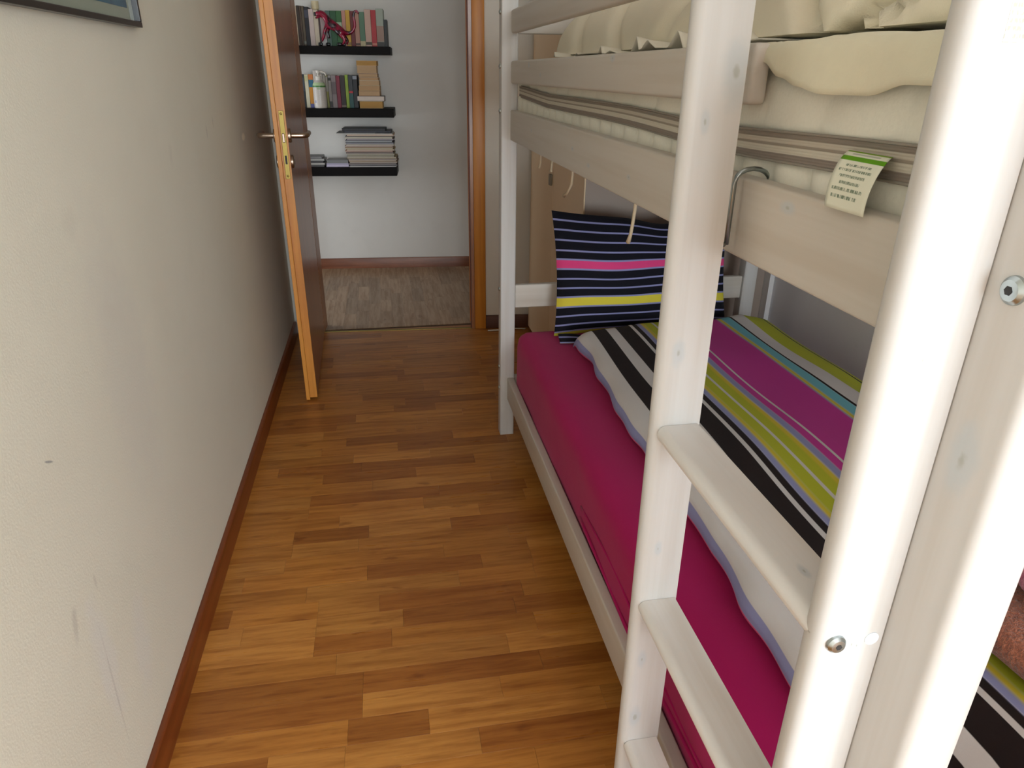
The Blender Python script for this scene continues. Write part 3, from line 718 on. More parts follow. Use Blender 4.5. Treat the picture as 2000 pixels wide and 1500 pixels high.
# ------------------------------------------------------------------ upper bed
t = NT('ivory_quilt_fabric', 0.85, 0.15)
gp = t.geo(); fine = t.noise(gp, 260, 2); vz = t.n.new('ShaderNodeTexVoronoi'); vz.inputs['Scale'].default_value = 38; t.link(gp, vz.inputs['Vector'])
t.bump(t.mth('ADD', t.mth('MULTIPLY', fine, .6), t.mth('MULTIPLY', vz.outputs['Distance'], .8)), 0.35, 0.002)
m_ivory = t.col(t.mix(fine, (0.74, 0.715, 0.62), (0.81, 0.785, 0.69)))
UX0, UX1, UY0, UY1, UZ0, UZ1 = 0.4365, 1.30, 0.4095, 2.333, 1.1035, 1.292
def band_z(y): return 1.204 - 0.008 * math.exp(-((y - 0.9) / 0.25) ** 2) + 0.014 * max(0, (y - 1.9) / 0.4)
def um_fn(s, t_):
    # cross-section loop in x,z ; s around, t along y
    y = UY0 + (UY1 - UY0) * t_
    w, h = (UX1 - UX0) / 2, (UZ1 - UZ0) / 2; cx_, cz_ = (UX0 + UX1) / 2, (UZ0 + UZ1) / 2
    # rounded rectangle by walking its perimeter from the middle of the bottom
    peri = 4 * w + 4 * h; d = s * peri
    segs = [(cx_, UZ0, -1, 0, w), (UX0, UZ0, 0, 1, 2 * h), (UX0, UZ1, 1, 0, 2 * w), (UX1, UZ1, 0, -1, 2 * h), (UX1, UZ0, -1, 0, w)]
    for (ax, az, dx, dz, L) in segs:
        if d <= L + 1e-9: x, z = ax + dx * d, az + dz * d; break
        d -= L
    r = 0.04
    qx, qz = min(max(x, UX0 + r), UX1 - r), min(max(z, UZ0 + r), UZ1 - r)
    v = Vector((x - qx, z - qz)); 
    rib = 0.0
    if v.length > 1e-6:
        v.normalize(); pu = r
        if x < cx_ and z > UZ0 + .012 and z < UZ1 - .01:
            bz = band_z(y)
            if z < bz - 0.013: rib = 0.0125 * abs(math.sin(PI * y / 0.0765)) ** 0.45 - 0.0085
            elif z > bz + 0.013: rib = 0.0045 * abs(math.sin(PI * (y + (z - bz) * .35) / 0.115)) ** 0.6 - 0.001
            else: rib = -0.0035
        x, z = qx + v.x * (pu + rib * (1 if v.x < -.5 else .5)), qz + v.y * pu
    z += 0.003 * noise.noise(Vector((x * 4, y * 4, 1)))
    x += 0.002 * noise.noise(Vector((z * 6, y * 4, 5)))
    return (x, y, z), (s, t_)
um = grid('mattress', 220, 420, um_fn, m_ivory, closed_u=True, caps=True)
tag(um, 'upper bunk mattress with quilted ivory cover and grey striped border', 'mattress')
t = NT('grey_border_tape', 0.7, 0.2); sp = t.n.new('ShaderNodeSeparateXYZ'); t.link(t.uv(), sp.inputs[0]); v = sp.outputs[0]
c = t.mix(t.mr(v, .17, .21), srgb(134, 124, 114), srgb(186, 178, 164)); c = t.mix(t.mr(v, .36, .39), c, srgb(146, 136, 124)); c = t.mix(t.mr(v, .46, .49), c, srgb(196, 190, 176))
c = t.mix(t.mr(v, .72, .76), c, srgb(134, 124, 116)); t.bump(t.mth('SINE', t.mth('MULTIPLY', v, 60)), 0.3, .001)
m_tape = t.col(c)
def tape(s, t_):
    y = 0.445 + (2.30 - 0.445) * t_
    return (UX0 - 0.0060 + 0.002 * noise.noise(Vector((0, y * 4, 5))), y, band_z(y) + (s - .5) * 0.028), (1 - s, t_)
tp = grid('border_tape', 8, 120, tape, m_tape, um)
for zz in (-0.0155, 0.0155):
    bm = bmesh.new(); add_tube(bm, [(UX0 - 0.0055 + 0.002 * noise.noise(Vector((0, 0.445 + i * .03, 5))), 0.445 + i * .03, band_z(0.445 + i * .03) + zz) for i in range(62)], 0.0016, 6)
    obj('piping', bm, plain('grey_piping', srgb(142, 134, 124), .7), um, smooth=True)
# care label hanging over the rail
t = NT('care_label_print', 0.6, 0.2); sp = t.n.new('ShaderNodeSeparateXYZ'); t.link(t.uv(), sp.inputs[0]); u_, v_ = sp.outputs[0], sp.outputs[1]
c = srgb(226, 226, 208)
def lband(c, a, b, colr, k=1.0, u0=-1, u1=2):
    f = t.mth('MULTIPLY', t.mr(v_, a - .006, a + .006), t.mr(v_, b - .006, b + .006, 1, 0))
    f = t.mth('MULTIPLY', f, t.mth('MULTIPLY', t.mr(u_, u0 - .01, u0 + .01), t.mr(u_, u1 - .01, u1 + .01, 1, 0)))
    return t.mix(t.mth('MULTIPLY', f, k), c, colr)
c = lband(c, 0.02, 0.12, srgb(128, 170, 30)); c = lband(c, 0.17, 0.215, srgb(150, 156, 140), .6, .18, .82); c = lband(c, 0.26, 0.36, srgb(96, 156, 20))
letters = t.mr(t.noise(t.vm('MULTIPLY', t.uv(), (75, 10, 1)), 1.0, 1), .40, .52)
ink = srgb(84, 108, 84)
for a, u0, u1 in ((.425, .22, .80), (.505, .10, .86), (.59, .18, .78), (.675, .24, .72), (.755, .10, .84), (.84, .12, .76)):
    f = t.mth('MULTIPLY', t.mth('MULTIPLY', t.mr(v_, a - .005, a + .005), t.mr(v_, a + .033, a + .043, 1, 0)), letters)
    f = t.mth('MULTIPLY', f, t.mth('MULTIPLY', t.mr(u_, u0 - .01, u0 + .01), t.mr(u_, u1 - .01, u1 + .01, 1, 0)))
    c = t.mix(t.mth('MULTIPLY', f, .85), c, ink)
t.b.inputs['Roughness'].default_value = .5
m_lab = t.col(c)
def label_fn(s, t_):
    # top edge at the tape, bottom edge over the rail
    top = Vector((0.4285, 0.615 - 0.060 * s, 1.207)); mid = Vector((0.412, 0.600 - 0.062 * s, 1.209)); m2 = Vector((0.403, 0.606 - 0.060 * s, 1.188)); bot = Vector((0.4015, 0.598 - 0.057 * s, 1.160))
    a = (1 - t_) ** 3 * top + 3 * (1 - t_) ** 2 * t_ * mid + 3 * (1 - t_) * t_ ** 2 * m2 + t_ ** 3 * bot
    return tuple(a), (s, t_)
cl_ = grid('care_label', 12, 24, label_fn, m_lab, um); tag(cl_, 'white care label with green stripes')
md = cl_.modifiers.new('thickness', 'SOLIDIFY'); md.thickness = 0.0004
# tie tapes hanging below the upper rail
m_tie = plain('cream_tape', srgb(206, 192, 164), .8)
for pts in ([(0.50, 2.29, 1.068), (0.50, 2.285, 1.03), (0.503, 2.30, 1.005), (0.50, 2.306, 0.988)], [(0.50, 2.13, 1.068), (0.50, 2.124, 1.03), (0.50, 2.13, 1.01), (0.497, 2.128, 0.998)],
            [(0.50, 1.885, 1.068), (0.50, 1.880, 1.025), (0.50, 1.888, 0.995), (0.50, 1.93, 0.965), (0.50, 1.965, 0.953)], [(0.50, 1.372, 1.068), (0.50, 1.376, 1.02), (0.50, 1.384, .985), (0.50, 1.390, .965), (0.50, 1.402, .945)]):
    bm = bmesh.new(); add_tube(bm, [(p[0], p[1], p[2]) for p in [(0.50, pts[0][1], 1.101)] + pts], [.0036] * (len(pts)) + [.0052], 6)
    obj('tie_tape', bm, m_tie, um, smooth=True)

# protector cloth over the edge at the ladder opening
m_cream = cloth('cream_felted_cloth', srgb(222, 216, 192), 0.95, 0.35, 0.003, 60, 900, 0.04)
m_whs = cloth('crumpled_white_cotton', srgb(226, 220, 204), 0.9, 0.3, 0.003, 30, 700, 0.04)
def hem(y):
    pts = [(0.405, 1.268), (0.50, 1.262), (0.546, 1.262), (0.60, 1.252), (0.65, 1.252), (0.711, 1.258), (0.75, 1.266), (0.787, 1.281), (0.80, 1.279), (0.83, 1.266)]
    for (a, z), (b, z2) in zip(pts, pts[1:]):
        if y <= b:
            f = (y - a) / (b - a); f = f * f * (3 - 2 * f); return z + (z2 - z) * f
    return pts[-1][1]
def prot_fn(s, t_):
    y = 0.412 + (0.822 - 0.412) * t_
    h_ = hem(y); L1 = 0.24; drop = 1.304 - h_ + 0.012; d = s * (L1 + drop)
    if d < L1: x, z = 0.675 - d, 1.304 + 0.003 * math.sin(y * 22)
    else:
        e = d - L1; a = min(e / 0.018, PI / 2 * 1.0)
        if e < 0.018 * PI / 2: x, z = 0.435 - 0.014 * math.sin(e / 0.018), 1.304 - 0.014 * (1 - math.cos(e / 0.018))
        else: x, z = 0.421 - 0.004 * math.sin(y * 40) * (e - .028) / .03 - (e - .028) * .12, 1.290 - (e - 0.0283) * 1.0
    x += 0.003 * noise.noise(Vector((y * 12, s * 3, 0)))
    return (x, y, z), (s, t_)
pr = grid('mattress_protector', 40, 70, prot_fn, m_cream)
tag(pr, 'cream mattress protector with a wavy hem hanging over the mattress edge at the ladder opening', 'bed cover')
md = pr.modifiers.new('thickness', 'SOLIDIFY'); md.thickness = 0.0025; md.offset = 1
# crumpled sheet edge along the guard rail
def crum(s, t_):
    y = 0.84 + (1.90 - 0.84) * t_
    hgt = 0.0
    for (yc, w, h_) in ((1.88, .02, .010), (1.66, .03, .004), (1.50, .018, .014), (1.40, .03, .005), (1.285, .028, .022), (1.20, .03, .012), (1.105, .028, .024), (1.0, .03, .012), (0.92, .03, .018)):
        hgt += h_ * max(0, 1 - abs(y - yc) / w)
    x = 0.440 + 0.09 * s
    return (x + 0.006 * math.sin(y * 30) * (1 - s), y, 1.306 + hgt * (1 - s * .75) + .002 * math.sin(y * 17)), (s, t_)
cr = grid('bed_sheet', 14, 220, crum, m_whs)
tag(cr, 'crumpled white sheet edge sticking up behind the guard rail', 'sheet')
md = cr.modifiers.new('thickness', 'SOLIDIFY'); md.thickness = 0.0015; md.offset = 1

# upper duvet
m_ud = cloth('cream_duvet_cotton', srgb(238, 230, 208), 0.9, 0.4, 0.008, 9, 600, 0.05)
def ud_fn(s, t_):
    a = 2 * PI * s; y = 0.46 + (2.13 - 0.46) * t_
    e = min(1, (2.13 - y) / .14, 1); e = math.sqrt(max(0, 1 - (1 - e) ** 2)); e2 = min(1, (y - .46) / .1); e *= math.sqrt(max(0, 1 - (1 - e2) ** 2))
    cxn, czn = 0.86, 1.3135
    ex = lambda c, p: math.copysign(abs(c) ** p, c)
    xr, zr = 0.385 + 0.01 * math.sin(y * 3), 0.098
    zr = 0.165 if math.sin(a) > 0 else 0.003
    x = cxn + ex(math.cos(a), .8) * xr * (0.7 + .3 * e); z = czn + ex(math.sin(a), .85) * zr * e
    n_ = noise.noise(Vector((math.cos(a) * 1.2, y * 2.6, math.sin(a) * 1.2))) * .020
    # deep folds running up from the mattress edge
    for (yc, sl, w, dp) in ((0.80, 0.9, .016, .030), (0.70, -1.6, .014, .045), (0.655, -2.2, .012, .030), (1.02, 0.7, .02, .02), (1.55, 1.2, .03, .016), (1.83, 1.0, .025, .014), (1.25, -1.0, .03, .012)):
        d = y - (yc + (z - 1.33) * sl); n_ -= dp * math.exp(-(d / w) ** 2) * (1 if math.cos(a) < 0 else .2)
    x += math.cos(a) * n_; z += math.sin(a) * n_ * .6
    z = max(z, 1.3095 + 0.0015 * math.sin(y * 9))
    if z < 1.32: x += 0.0
    return (x, y, z), (s, t_)
ud = grid('duvet', 120, 220, ud_fn, m_ud, closed_u=True, caps=True)
tag(ud, 'bulky cream duvet heaped on the upper bunk mattress', 'duvet')

# ------------------------------------------------------------------ hall shelves and what stands on them
ca, sa = math.cos(AH), math.sin(AH)
def H(u, dist, z):                           # u along the hall wall, dist out of it
    return (ca * u + sa * dist, 4.94 + sa * u - ca * dist, z)
def hthing(name, u, dist, z, label, cat, group=None):
    return thing(name, H(u, dist, z), label, cat, group, AH)
SH = {1: (1.361, 1.4045), 2: (1.0065, 1.058), 3: (0.657, 0.709)}
for i, nm in ((1, 'highest'), (2, 'middle'), (3, 'lowest')):
    z0, z1 = SH[i]
    bm = bmesh.new(); add_box(bm, -0.66, 0.1035, -0.24, 0.0, 0, z1 - z0, r=0.0015, seg=1)
    o = obj('wall_shelf', bm, m_black); o.location = H(0, 0.001, z0); o.rotation_euler = (0, 0, AH)
    what = {1: 'book row and a dinosaur figure', 2: 'books and a pump bottle', 3: 'magazine pile and discs'}[i]
    tag(o, 'dark brown floating shelf, %s of three, carrying a %s' % (nm, what) if i != 2 else 'dark brown floating shelf, middle of three, carrying books and a pump bottle', 'shelf')
matc = {}
def cmat(c, rough=.5):
    k = (c, rough)
    if k not in matc: matc[k] = plain('cover_%d_%d_%d' % c, srgb(*c), rough, var=.05)
    return matc[k]
m_page = plain('book_pages', srgb(214, 200, 168), .9)
m_page2 = plain('aged_pages', srgb(196, 160, 112), .9)
def book(u0, u1, zb, h, col, label, group, spine=0.16, depth=0.125, bands=(), name='book'):
    w = u1 - u0 - 0.0012; t = hthing(name, (u0 + u1) / 2, spine, zb, label, 'book', group)
    bm = bmesh.new(); c = min(0.0015, w * .2)
    add_box(bm, -w / 2, w / 2, 0, 0.002, 0, h, r=min(.0008, w * .1), seg=1)             # spine towards the room
    add_box(bm, -w / 2, -w / 2 + c, 0.002, depth, 0, h); add_box(bm, w / 2 - c, w / 2, 0.002, depth, 0, h)
    obj('cover', bm, cmat(col), t)
    box('pages', (-w / 2 + c + .0001, w / 2 - c - .0001, 0.0022, depth - .004, .003, h - .003), m_page, t)
    for (a, b, cc) in bands:
        box('title_band' if b - a < .06 else 'spine_panel', (-w / 2 + .0004, w / 2 - .0004, -0.0006, -0.0001, h * a if a < 1 else a, h * b), cmat(cc), t)
    return t
G1 = 'books on the highest hall shelf'; zb = SH[1][1] + .0005
xs = [-0.462, -.4371, -.4206, -.4086, -.3936, -.3696, -.3411, -.314, -.3049, -.2718, -.2446, -.210, -.178, -.1552, -.1294, -.1041, -.0761, -.0441, -.0065, .0239, .0677, .0877]
top = [
    (0, .212, (196, 178, 152), 'cream book next to the door edge on the highest shelf', ()),
    (1, .214, (58, 44, 34), 'thin dark brown volume right of the leftmost cream one, highest shelf', ()),
    (2, .213, (76, 58, 44), 'thin mid brown volume between darker ones, highest shelf', ()),
    (3, .212, (88, 74, 56), 'thin olive brown volume left of the black one, highest shelf', ((.05, .12, (120, 120, 110)),)),
    (4, .208, (20, 18, 26), 'black book left of two pale ones, highest shelf', ((.72, .92, (60, 60, 74)),)),
    (5, .196, (196, 176, 168), 'pale pinkish book under the cream cup, highest shelf', ()),
    (6, .194, (196, 180, 156), 'cream book right behind the dinosaur head, highest shelf', ()),
    (7, .190, (60, 38, 34), 'very thin dark brown book behind the dinosaur neck', ()),
    (8, .189, (158, 136, 132), 'mauve grey book behind the dinosaur chest', ((.02, .2, (176, 170, 166)),)),
    (9, .190, (76, 100, 88), 'grey green book just right of the dinosaur neck', ()),
    (10, .190, (34, 84, 42), 'dark green book with pale lettering left half behind the dinosaur back', ((.50, .58, (190, 200, 180)),)),
    (11, .190, (48, 104, 44), 'brighter green book with pale marks above the dinosaur back', ((.55, .68, (170, 190, 160)), (.38, .42, (90, 130, 120)))),
    (12, .192, (196, 140, 122), 'salmon pink book left of the yellow one', ()),
    (13, .195, (206, 160, 40), 'yellow book crossed by the dinosaur tail', ((.04, .12, (150, 110, 60)),)),
    (14, .190, (112, 34, 36), 'dark red book behind the curled dinosaur tail', ()),
    (15, .188, (182, 132, 112), 'pinkish tan book just right of the dinosaur tail', ((.04, .1, (90, 60, 50)),)),
    (16, .186, (86, 122, 94), 'sage green book with a cream foot', ((.0, .16, (196, 182, 140)),)),
    (17, .200, (196, 160, 142), 'wide pale pink book left of the bright red one', ((.05, .13, (80, 70, 50)),)),
    (18, .198, (172, 32, 38), 'bright red book near the right end of the highest shelf', ((.04, .1, (200, 120, 100)),)),
    (19, .205, (150, 156, 140), 'wide grey green and brown book near the right shelf end', ((.14, .55, (150, 120, 104)), (.0, .13, (50, 48, 44)))),
    (20, .148, (22, 22, 20), 'short black book at the right end of the highest shelf', ())]
for i, h, c, lab, bd in top:
    book(xs[i], xs[i + 1], zb, h, c, lab, G1, spine=.16, bands=bd)
# cream cup on the pale books
bm = bmesh.new(); add_lathe(bm, [(.018, 0), (.0215, .004), (.0215, .046), (.0195, .046), (.0195, .010), (.002, .008)], n=24)
o = obj('cup', bm, plain('cream_ceramic', srgb(222, 204, 164), .4), auto=40); o.location = H(-.333, .105, zb + .1965); tag(o, 'small cream cup standing on top of the pale books, highest shelf', 'cup')

# dinosaur figure: one continuous skinned body
def skin_obj(name, verts, edges, m, parent, sub=2):
    me = bpy.data.meshes.new(name); me.from_pydata([v[0] for v in verts], edges, []); me.update()
    o = link_mesh(name, me, m, parent)
    o.modifiers.new('skin', 'SKIN')
    sv = me.skin_vertices[0].data
    for i, v in enumerate(verts):
        r = v[1]; sv[i].radius = r if isinstance(r, tuple) else (r, r)
    sv[0].use_root = True
    s = o.modifiers.new('sub', 'SUBSURF'); s.levels = sub; s.render_levels = sub
    o.modifiers['skin'].use_smooth_shade = True
    return o
din = hthing('dinosaur_figurine', -0.205, .205, zb, 'glossy dark magenta dinosaur figure with a curled tail standing before the books', 'figurine')
t = NT('magenta_lacquer', .22, .6); n_ = t.noise(t.geo(), 24, 2)
m_din = t.col(t.mix(t.mr(n_, .42, .58), srgb(140, 8, 48), srgb(38, 4, 18)))
# local: x along wall, y negative = towards the room, z up from shelf
D0 = -0.205
V = [((-.180 - D0, 0, .082), .026),                       # 0 hips
     ((-.205 - D0, 0, .098), .024), ((-.236 - D0, 0, .114), .026), ((-.256 - D0, 0, .138), .022), ((-.272 - D0, 0, .162), .020),   # 1-4 back, chest, neck
     ((-.294 - D0, 0, .173), .023), ((-.324 - D0, 0, .168), (.016, .014)),     # 5-6 head
     ((-.160 - D0, 0, .072), .017), ((-.135 - D0, 0, .068), .011), ((-.112 - D0, 0, .082), .009), ((-.098 - D0, 0, .106), .0085), ((-.098 - D0, 0, .135), .008),
     ((-.104 - D0, 0, .162), .008), ((-.096 - D0, 0, .184), .008), ((-.082 - D0, 0, .190), .007), ((-.070 - D0, 0, .172), .005),   # 7-15 tail
     ((-.262 - D0, -.012, .105), .013), ((-.274 - D0, -.014, .080), .010), ((-.283 - D0, -.014, .050), .0095), ((-.297 - D0, -.014, .022), .007),   # 16-19 near fore leg
     ((-.178 - D0, -.018, .060), .016), ((-.160 - D0, -.020, .035), .010), ((-.172 - D0, -.020, .012), .008), ((-.190 - D0, -.020, .006), .006),    # 20-23 near hind leg
     ((-.255 - D0, .014, .100), .011), ((-.262 - D0, .016, .070), .008), ((-.255 - D0, .016, .040), .007),
     ((-.170 - D0, .018, .055), .014), ((-.148 - D0, .020, .030), .009), ((-.158 - D0, .020, .010), .007)]
Ed = [(0, 1), (1, 2), (2, 3), (3, 4), (4, 5), (5, 6), (0, 7), (7, 8), (8, 9), (9, 10), (10, 11), (11, 12), (12, 13), (13, 14), (14, 15),
      (2, 16), (16, 17), (17, 18), (18, 19), (0, 20), (20, 21), (21, 22), (22, 23), (2, 24), (24, 25), (25, 26), (0, 27), (27, 28), (28, 29)]
skin_obj('body', V, Ed, m_din, din)
skin_obj('jaw', [((-.292 - D0, 0, .160), (.009, .009)), ((-.316 - D0, 0, .149), (.008, .006)), ((-.325 - D0, 0, .147), (.005, .004))], [(0, 1), (1, 2)], m_din, din)
m_foot = plain('black_paint', (.012, .012, .012), .3)
for fx, fy in ((-.302, -.014), (-.192, -.020), (-.262, .016), (-.172, .020)):
    bm = bmesh.new(); add_box(bm, fx - D0 - .016, fx - D0 + .010, fy - .008, fy + .008, 0.0003, 0.018, r=.006, seg=3); obj('foot', bm, m_foot, din, smooth=True)
for fy in (-.0135, .0135):
    bm = bmesh.new(); bmesh.ops.create_uvsphere(bm, u_segments=10, v_segments=8, radius=.004, matrix=Matrix.Translation((-.302 - D0, fy, .181))); obj('eye', bm, m_foot, din, smooth=True)
bm = bmesh.new(); add_box(bm, -.331 - D0, -.318 - D0, -.009, .009, .158, .178, r=.004, seg=2); obj('snout', bm, m_foot, din, smooth=True)

# middle shelf
G2 = 'upright books on the middle hall shelf'; zb2 = SH[2][1] + .0005
x2 = [(-.482, -.458, .19, (26, 24, 28), 'black book half hidden by the door edge, middle shelf', ()),
      (-.4575, -.4320, .19, (34, 44, 50), 'dark slate book with a white line left of the cream one, middle shelf', ((.5, .9, (70, 76, 84)),)),
      (-.4315, -.4085, .189, (216, 208, 180), 'cream paperback between slate and orange spines, middle shelf', ((.8, .96, (206, 200, 150)),)),
      (-.4080, -.3790, .190, (206, 138, 44), 'orange and blue book left of the pump bottle', ((.86, .99, (206, 120, 60)), (.62, .84, (44, 104, 132)), (.0, .12, (96, 100, 160)))),
      (-.3785, -.3530, .213, (206, 196, 188), 'tall off-white book partly behind the pump bottle', ()),
      (-.3525, -.3220, .190, (170, 160, 150), 'grey beige book wholly behind the pump bottle body', ()),
      (-.3215, -.3055, .188, (150, 140, 128), 'thin grey brown book behind the right bottle shoulder', ()),
      (-.3050, -.2915, .187, (132, 128, 60), 'thin olive yellow book at the right flank of the bottle', ((.5, .95, (150, 142, 132)),)),
      (-.2910, -.2725, .185, (150, 140, 136), 'grey and black striped book right of the bottle', ((.84, .93, (30, 28, 28)), (.02, .2, (60, 54, 54)))),
      (-.2720, -.2435, .186, (142, 128, 128), 'grey mauve book with a darker middle, right of the bottle', ((.42, .80, (110, 96, 98)),)),
      (-.2430, -.2195, .184, (128, 30, 54), 'dark crimson book on the middle shelf', ()),
      (-.2190, -.1890, .186, (44, 30, 24), 'very dark brown book between crimson and lime spines', ((.03, .08, (130, 110, 90)),)),
      (-.1885, -.1695, .189, (142, 168, 50), 'lime green book on the middle shelf', ()),
      (-.1690, -.1425, .187, (48, 52, 56), 'charcoal and teal book with a red band', ((.46, .52, (190, 50, 60)), (.0, .44, (28, 78, 76)))),
      (-.1420, -.1140, .187, (18, 20, 26), 'black book beside the leaning stack of paperbacks', ((.88, .98, (140, 146, 156)),))]
for u0, u1, h, c, lab, bd in x2: book(u0, u1, zb2, h, c, lab, G2, spine=.155, depth=.12, bands=bd)
# stack lying with page edges to the room
G3 = 'paperbacks piled flat at the right end of the middle shelf'
def flat_book(u0, u1, z0, z1, dist, depth, covc, pagem, label, group, name='book', cat='book', yaw=0.0):
    t = hthing(name, (u0 + u1) / 2, dist, z0, label, cat, group); t.rotation_euler[2] += yaw
    w, h = u1 - u0, z1 - z0 - .0005; c = min(.0016, h * .16)
    bm = bmesh.new(); add_box(bm, -w / 2, w / 2, 0, depth, 0, c); add_box(bm, -w / 2, w / 2, 0, depth, h - c, h); add_box(bm, -w / 2, w / 2, depth - c, depth, c, h - c)
    obj('cover', bm, cmat(covc), t)
    box('pages', (-w / 2 + .002, w / 2 - .002, .001, depth - c - .0002, c + .0001, h - c - .0001), pagem, t)
    return t
zc = zb2
gold = plain('gold_brown_pages', srgb(176, 134, 74), .85); palep = plain('pale_pages', srgb(206, 192, 180), .85); tanp = plain('tan_pages', srgb(182, 150, 114), .9); tanp2 = plain('tan_pages_warm', srgb(178, 142, 104), .9)
st_ = [(-.105, .038, .041, (196, 170, 130), gold, 'thick golden brown paperback at the bottom of the flat pile'),
       (-.117, .049, .030, (60, 44, 40), palep, 'widest whitish book, second from the bottom of the flat pile'),
       (-.106, .024, .029, (150, 110, 80), tanp, 'tan paperback resting on the wide whitish book'),
       (-.103, .026, .029, (170, 150, 110), tanp2, 'tan paperback third above the wide whitish book'[:60] if False else 'tan paperback just below the middle of the flat pile'),
       (-.098, .024, .030, (190, 170, 140), tanp, 'tan paperback at the middle of the flat pile'),
       (-.096, .020, .018, (200, 180, 150), tanp2, 'thin tan paperback above the middle of the flat pile'),
       (-.099, .016, .021, (120, 80, 60), tanp, 'thin tan paperback level with the tops of the upright books'),
       (-.106, .013, .044, (190, 160, 130), tanp, 'thick tan paperback second from the top of the flat pile'),
       (-.108, .016, .027, (206, 150, 70), gold, 'orange brown paperback on top of the flat pile')]
for i, (u0, u1, h, cc, pm, lab) in enumerate(st_):
    flat_book(u0, u1, zc, zc + h, .205, .11 + .012 * (i % 3), cc, pm, lab, G3); zc += h
# pump bottle
pbt = hthing('pump_bottle', -.3395, .205, zb2, 'white pump bottle with a green band standing before the books on the middle shelf', 'bottle')
t = NT('bottle_print', .35, .5); sp = t.n.new('ShaderNodeSeparateXYZ'); t.link(t.objco(), sp.inputs[0]); z_ = sp.outputs[2]; x_ = sp.outputs[0]
def zb_(c, a, b, colr, k=1.0, x0=-1, x1=1):
    f = t.mth('MULTIPLY', t.mr(z_, a - .001, a + .001), t.mr(z_, b - .001, b + .001, 1, 0)); f = t.mth('MULTIPLY', f, t.mth('MULTIPLY', t.mr(x_, x0 - .001, x0 + .001), t.mr(x_, x1 - .001, x1 + .001, 1, 0)))
    return t.mix(t.mth('MULTIPLY', f, k), c, colr)
c = srgb(206, 198, 188); c = zb_(c, .128, .145, srgb(170, 204, 140), .7); c = zb_(c, .119, .128, srgb(74, 130, 62)); c = zb_(c, .106, .116, srgb(140, 170, 110), .6, -.01, .012)
ink_ = t.mth('MULTIPLY', t.mr(t.noise(t.vm('MULTIPLY', t.objco(), (500, 1, 300)), 1, 1), .5, .6), .35)
c = t.mix(t.mth('MULTIPLY', ink_, t.mth('MULTIPLY', t.mr(z_, .015, .02), t.mr(z_, .10, .105, 1, 0))), c, srgb(130, 120, 140)); c = zb_(c, .03, .045, srgb(120, 120, 160), .7, -.03, -.018)
m_bot = t.col(c)
bm = bmesh.new(); add_lathe(bm, [(.034, 0), (.038, .004), (.0385, .02), (.0385, .125), (.036, .138), (.028, .150), (.016, .158), (.0155, .166), (.010, .166)], n=36); obj('bottle_body', bm, m_bot, pbt, auto=60)
m_pump = plain('white_pump', srgb(214, 206, 194), .4)
bm = bmesh.new(); add_lathe(bm, [(.018, .1585), (.018, .180), (.008, .183), (.006, .190), (.006, .196), (.012, .1965), (.012, .212), (.003, .2135)], n=24); pm = obj('pump', bm, m_pump, pbt, auto=50)
bm = bmesh.new(); add_tube(bm, [(0.006, 0, .205), (.025, 0, .205), (.040, -.002, .201), (.046, -.003, .192), (.047, -.003, .184)], [.006, .006, .0055, .005, .0045], 12); obj('nozzle', bm, m_pump, pm, smooth=True)
box('pump_slot', (-.0135, -.0125, -.003, .003, .162, .176), m_dark, pm)

# lowest shelf: pile of magazines, disc cases
G4 = 'magazines in the pile on the lowest hall shelf'
zc = SH[3][1] + .0005
mg = [((226, 222, 214), .006), ((46, 34, 34), .010), ((60, 44, 40), .008), ((130, 100, 70), .011), ((190, 160, 120), .008), ((96, 70, 50), .011), ((170, 150, 110), .009), ((110, 96, 56), .012),
      ((176, 160, 120), .008), ((70, 40, 28), .010), ((176, 120, 90), .009), ((200, 176, 140), .008), ((150, 120, 60), .012), ((120, 70, 40), .010), ((214, 196, 170), .008), ((50, 50, 60), .012), ((84, 90, 96), .013),
      ((96, 76, 84), .010), ((200, 190, 160), .009), ((30, 26, 26), .006), ((190, 150, 110), .010), ((206, 200, 190), .006)]
rr = random.Random(3)
words = ['white cover edge, bottom of the pile', 'near black, second from the bottom', 'dark brown, third from the bottom', 'mid brown, fourth from the bottom', 'light tan, fifth from the bottom', 'brown, sixth from the bottom', 'sandy, seventh from the bottom',
         'olive, eighth from the bottom', 'pale sand, ninth from the bottom', 'dark rust, tenth from the bottom', 'terracotta, eleventh from the bottom', 'cream tan, twelfth from the bottom, mid pile', 'mustard, tenth from the top', 'rust brown, ninth from the top',
         'cream, eighth from the top', 'slate black, seventh from the top', 'grey blue, sixth from the top', 'mauve grey, fifth from the top', 'ivory, fourth from the top', 'thin black, third from the top', 'copper, second from the top', 'silver grey, directly under the dark folders']
hscale = (0.912 - zc) / sum(h for _, h in mg)
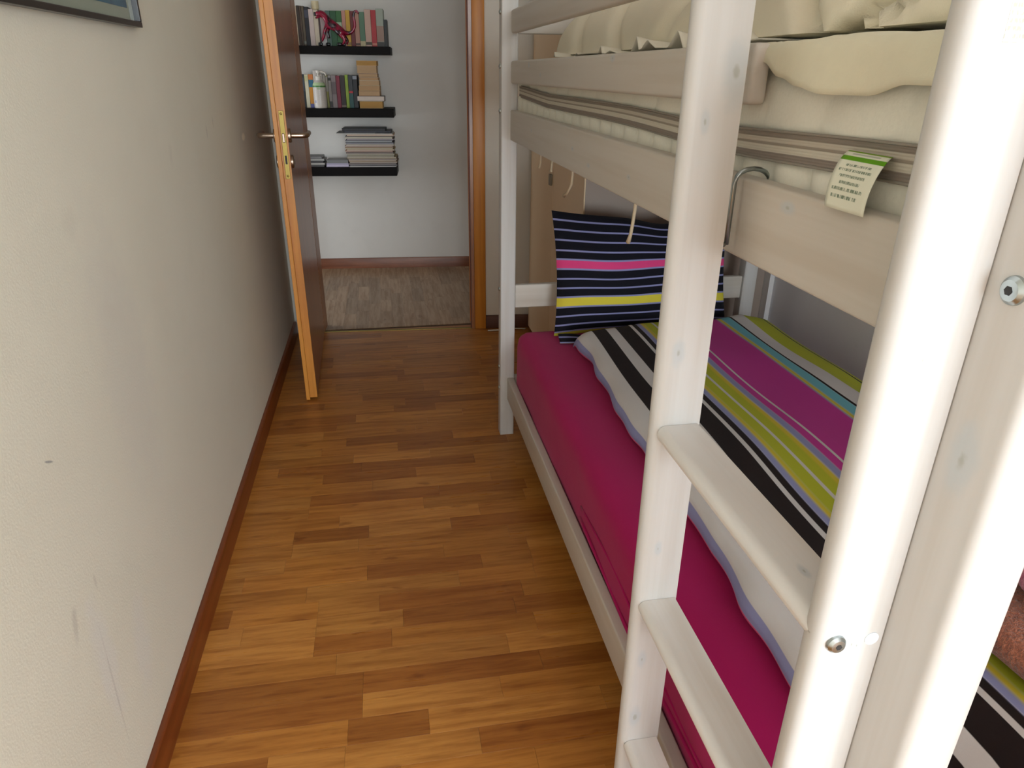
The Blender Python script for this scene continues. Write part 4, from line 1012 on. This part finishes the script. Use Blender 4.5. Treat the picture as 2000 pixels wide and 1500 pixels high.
for i, ((c, h), w) in enumerate(zip(mg, words)):
    f = i / len(mg); h *= hscale
    base_l = -.193 - .018 * min(1, f * 2.2) + (0.006 if f > .7 else 0); dx = rr.uniform(-.006, .006)
    u1 = .106 - (.018 if f > .3 else .006 * rr.random()) + dx
    flat_book(base_l + dx, u1, zc, zc + h, .215 + rr.uniform(-.008, .006), .20, c, cmat(tuple(int(min(255, q * .35 + 130)) for q in c), .8), 'magazine, ' + w, G4, 'magazine', 'magazine', rr.uniform(-.02, .02)); zc += h
for u0, u1, h, c, lab in ((-.262, -.02, .004, (90, 88, 84), 'thin grey folder sticking out left near the top of the magazine pile'), (-.213, .078, .011, (30, 32, 44), 'dark navy folder second from the top of the magazine pile'), (-.226, .042, .014, (12, 12, 18), 'black folder on the very top of the magazine pile')):
    flat_book(u0, u1, zc, zc + h, .212, .19, c, cmat(tuple(min(255, q + 14) for q in c), .5), lab, None, 'folder', 'folder'); zc += h
zc = SH[3][1] + .0005
for i, (h, c, w) in enumerate(((.012, (60, 58, 56), 'darkest disc case at the bottom of the left pile'), (.013, (150, 146, 140), 'silver disc case second in the left pile'), (.012, (40, 38, 40), 'black disc case in the middle of the left pile'), (.013, (140, 138, 134), 'grey disc case second from the top, left pile'), (.014, (100, 98, 98), 'grey disc case on top of the left pile'))):
    flat_book(-.478 + (0, .006, -.003, .004, .0)[i], -.353 + (0, .004, -.004, .002, -.012)[i], zc, zc + h, .20, .125, c, cmat(tuple(min(255, q + 30) for q in c), .3), w, 'disc cases piled at the left of the lowest shelf', 'disc_case', 'disc case'); zc += h
zc = SH[3][1] + .0005
for i, (u0, u1, h, c, w) in enumerate(((-.342, -.200, .012, (206, 196, 214), 'pale lilac disc case under the grey ones, lowest shelf middle'), (-.340, -.200, .010, (176, 168, 190), 'lilac grey disc case between the pale and the grey one'), (-.338, -.202, .020, (120, 120, 118), 'thick grey box on the lilac disc cases, lowest shelf middle'))):
    flat_book(u0, u1, zc, zc + h, .20, .125, c, cmat(c, .4), w, 'disc cases lying in the middle of the lowest shelf', 'disc_case', 'disc case'); zc += h
print('floor strips', cnt, 'hall', hn)
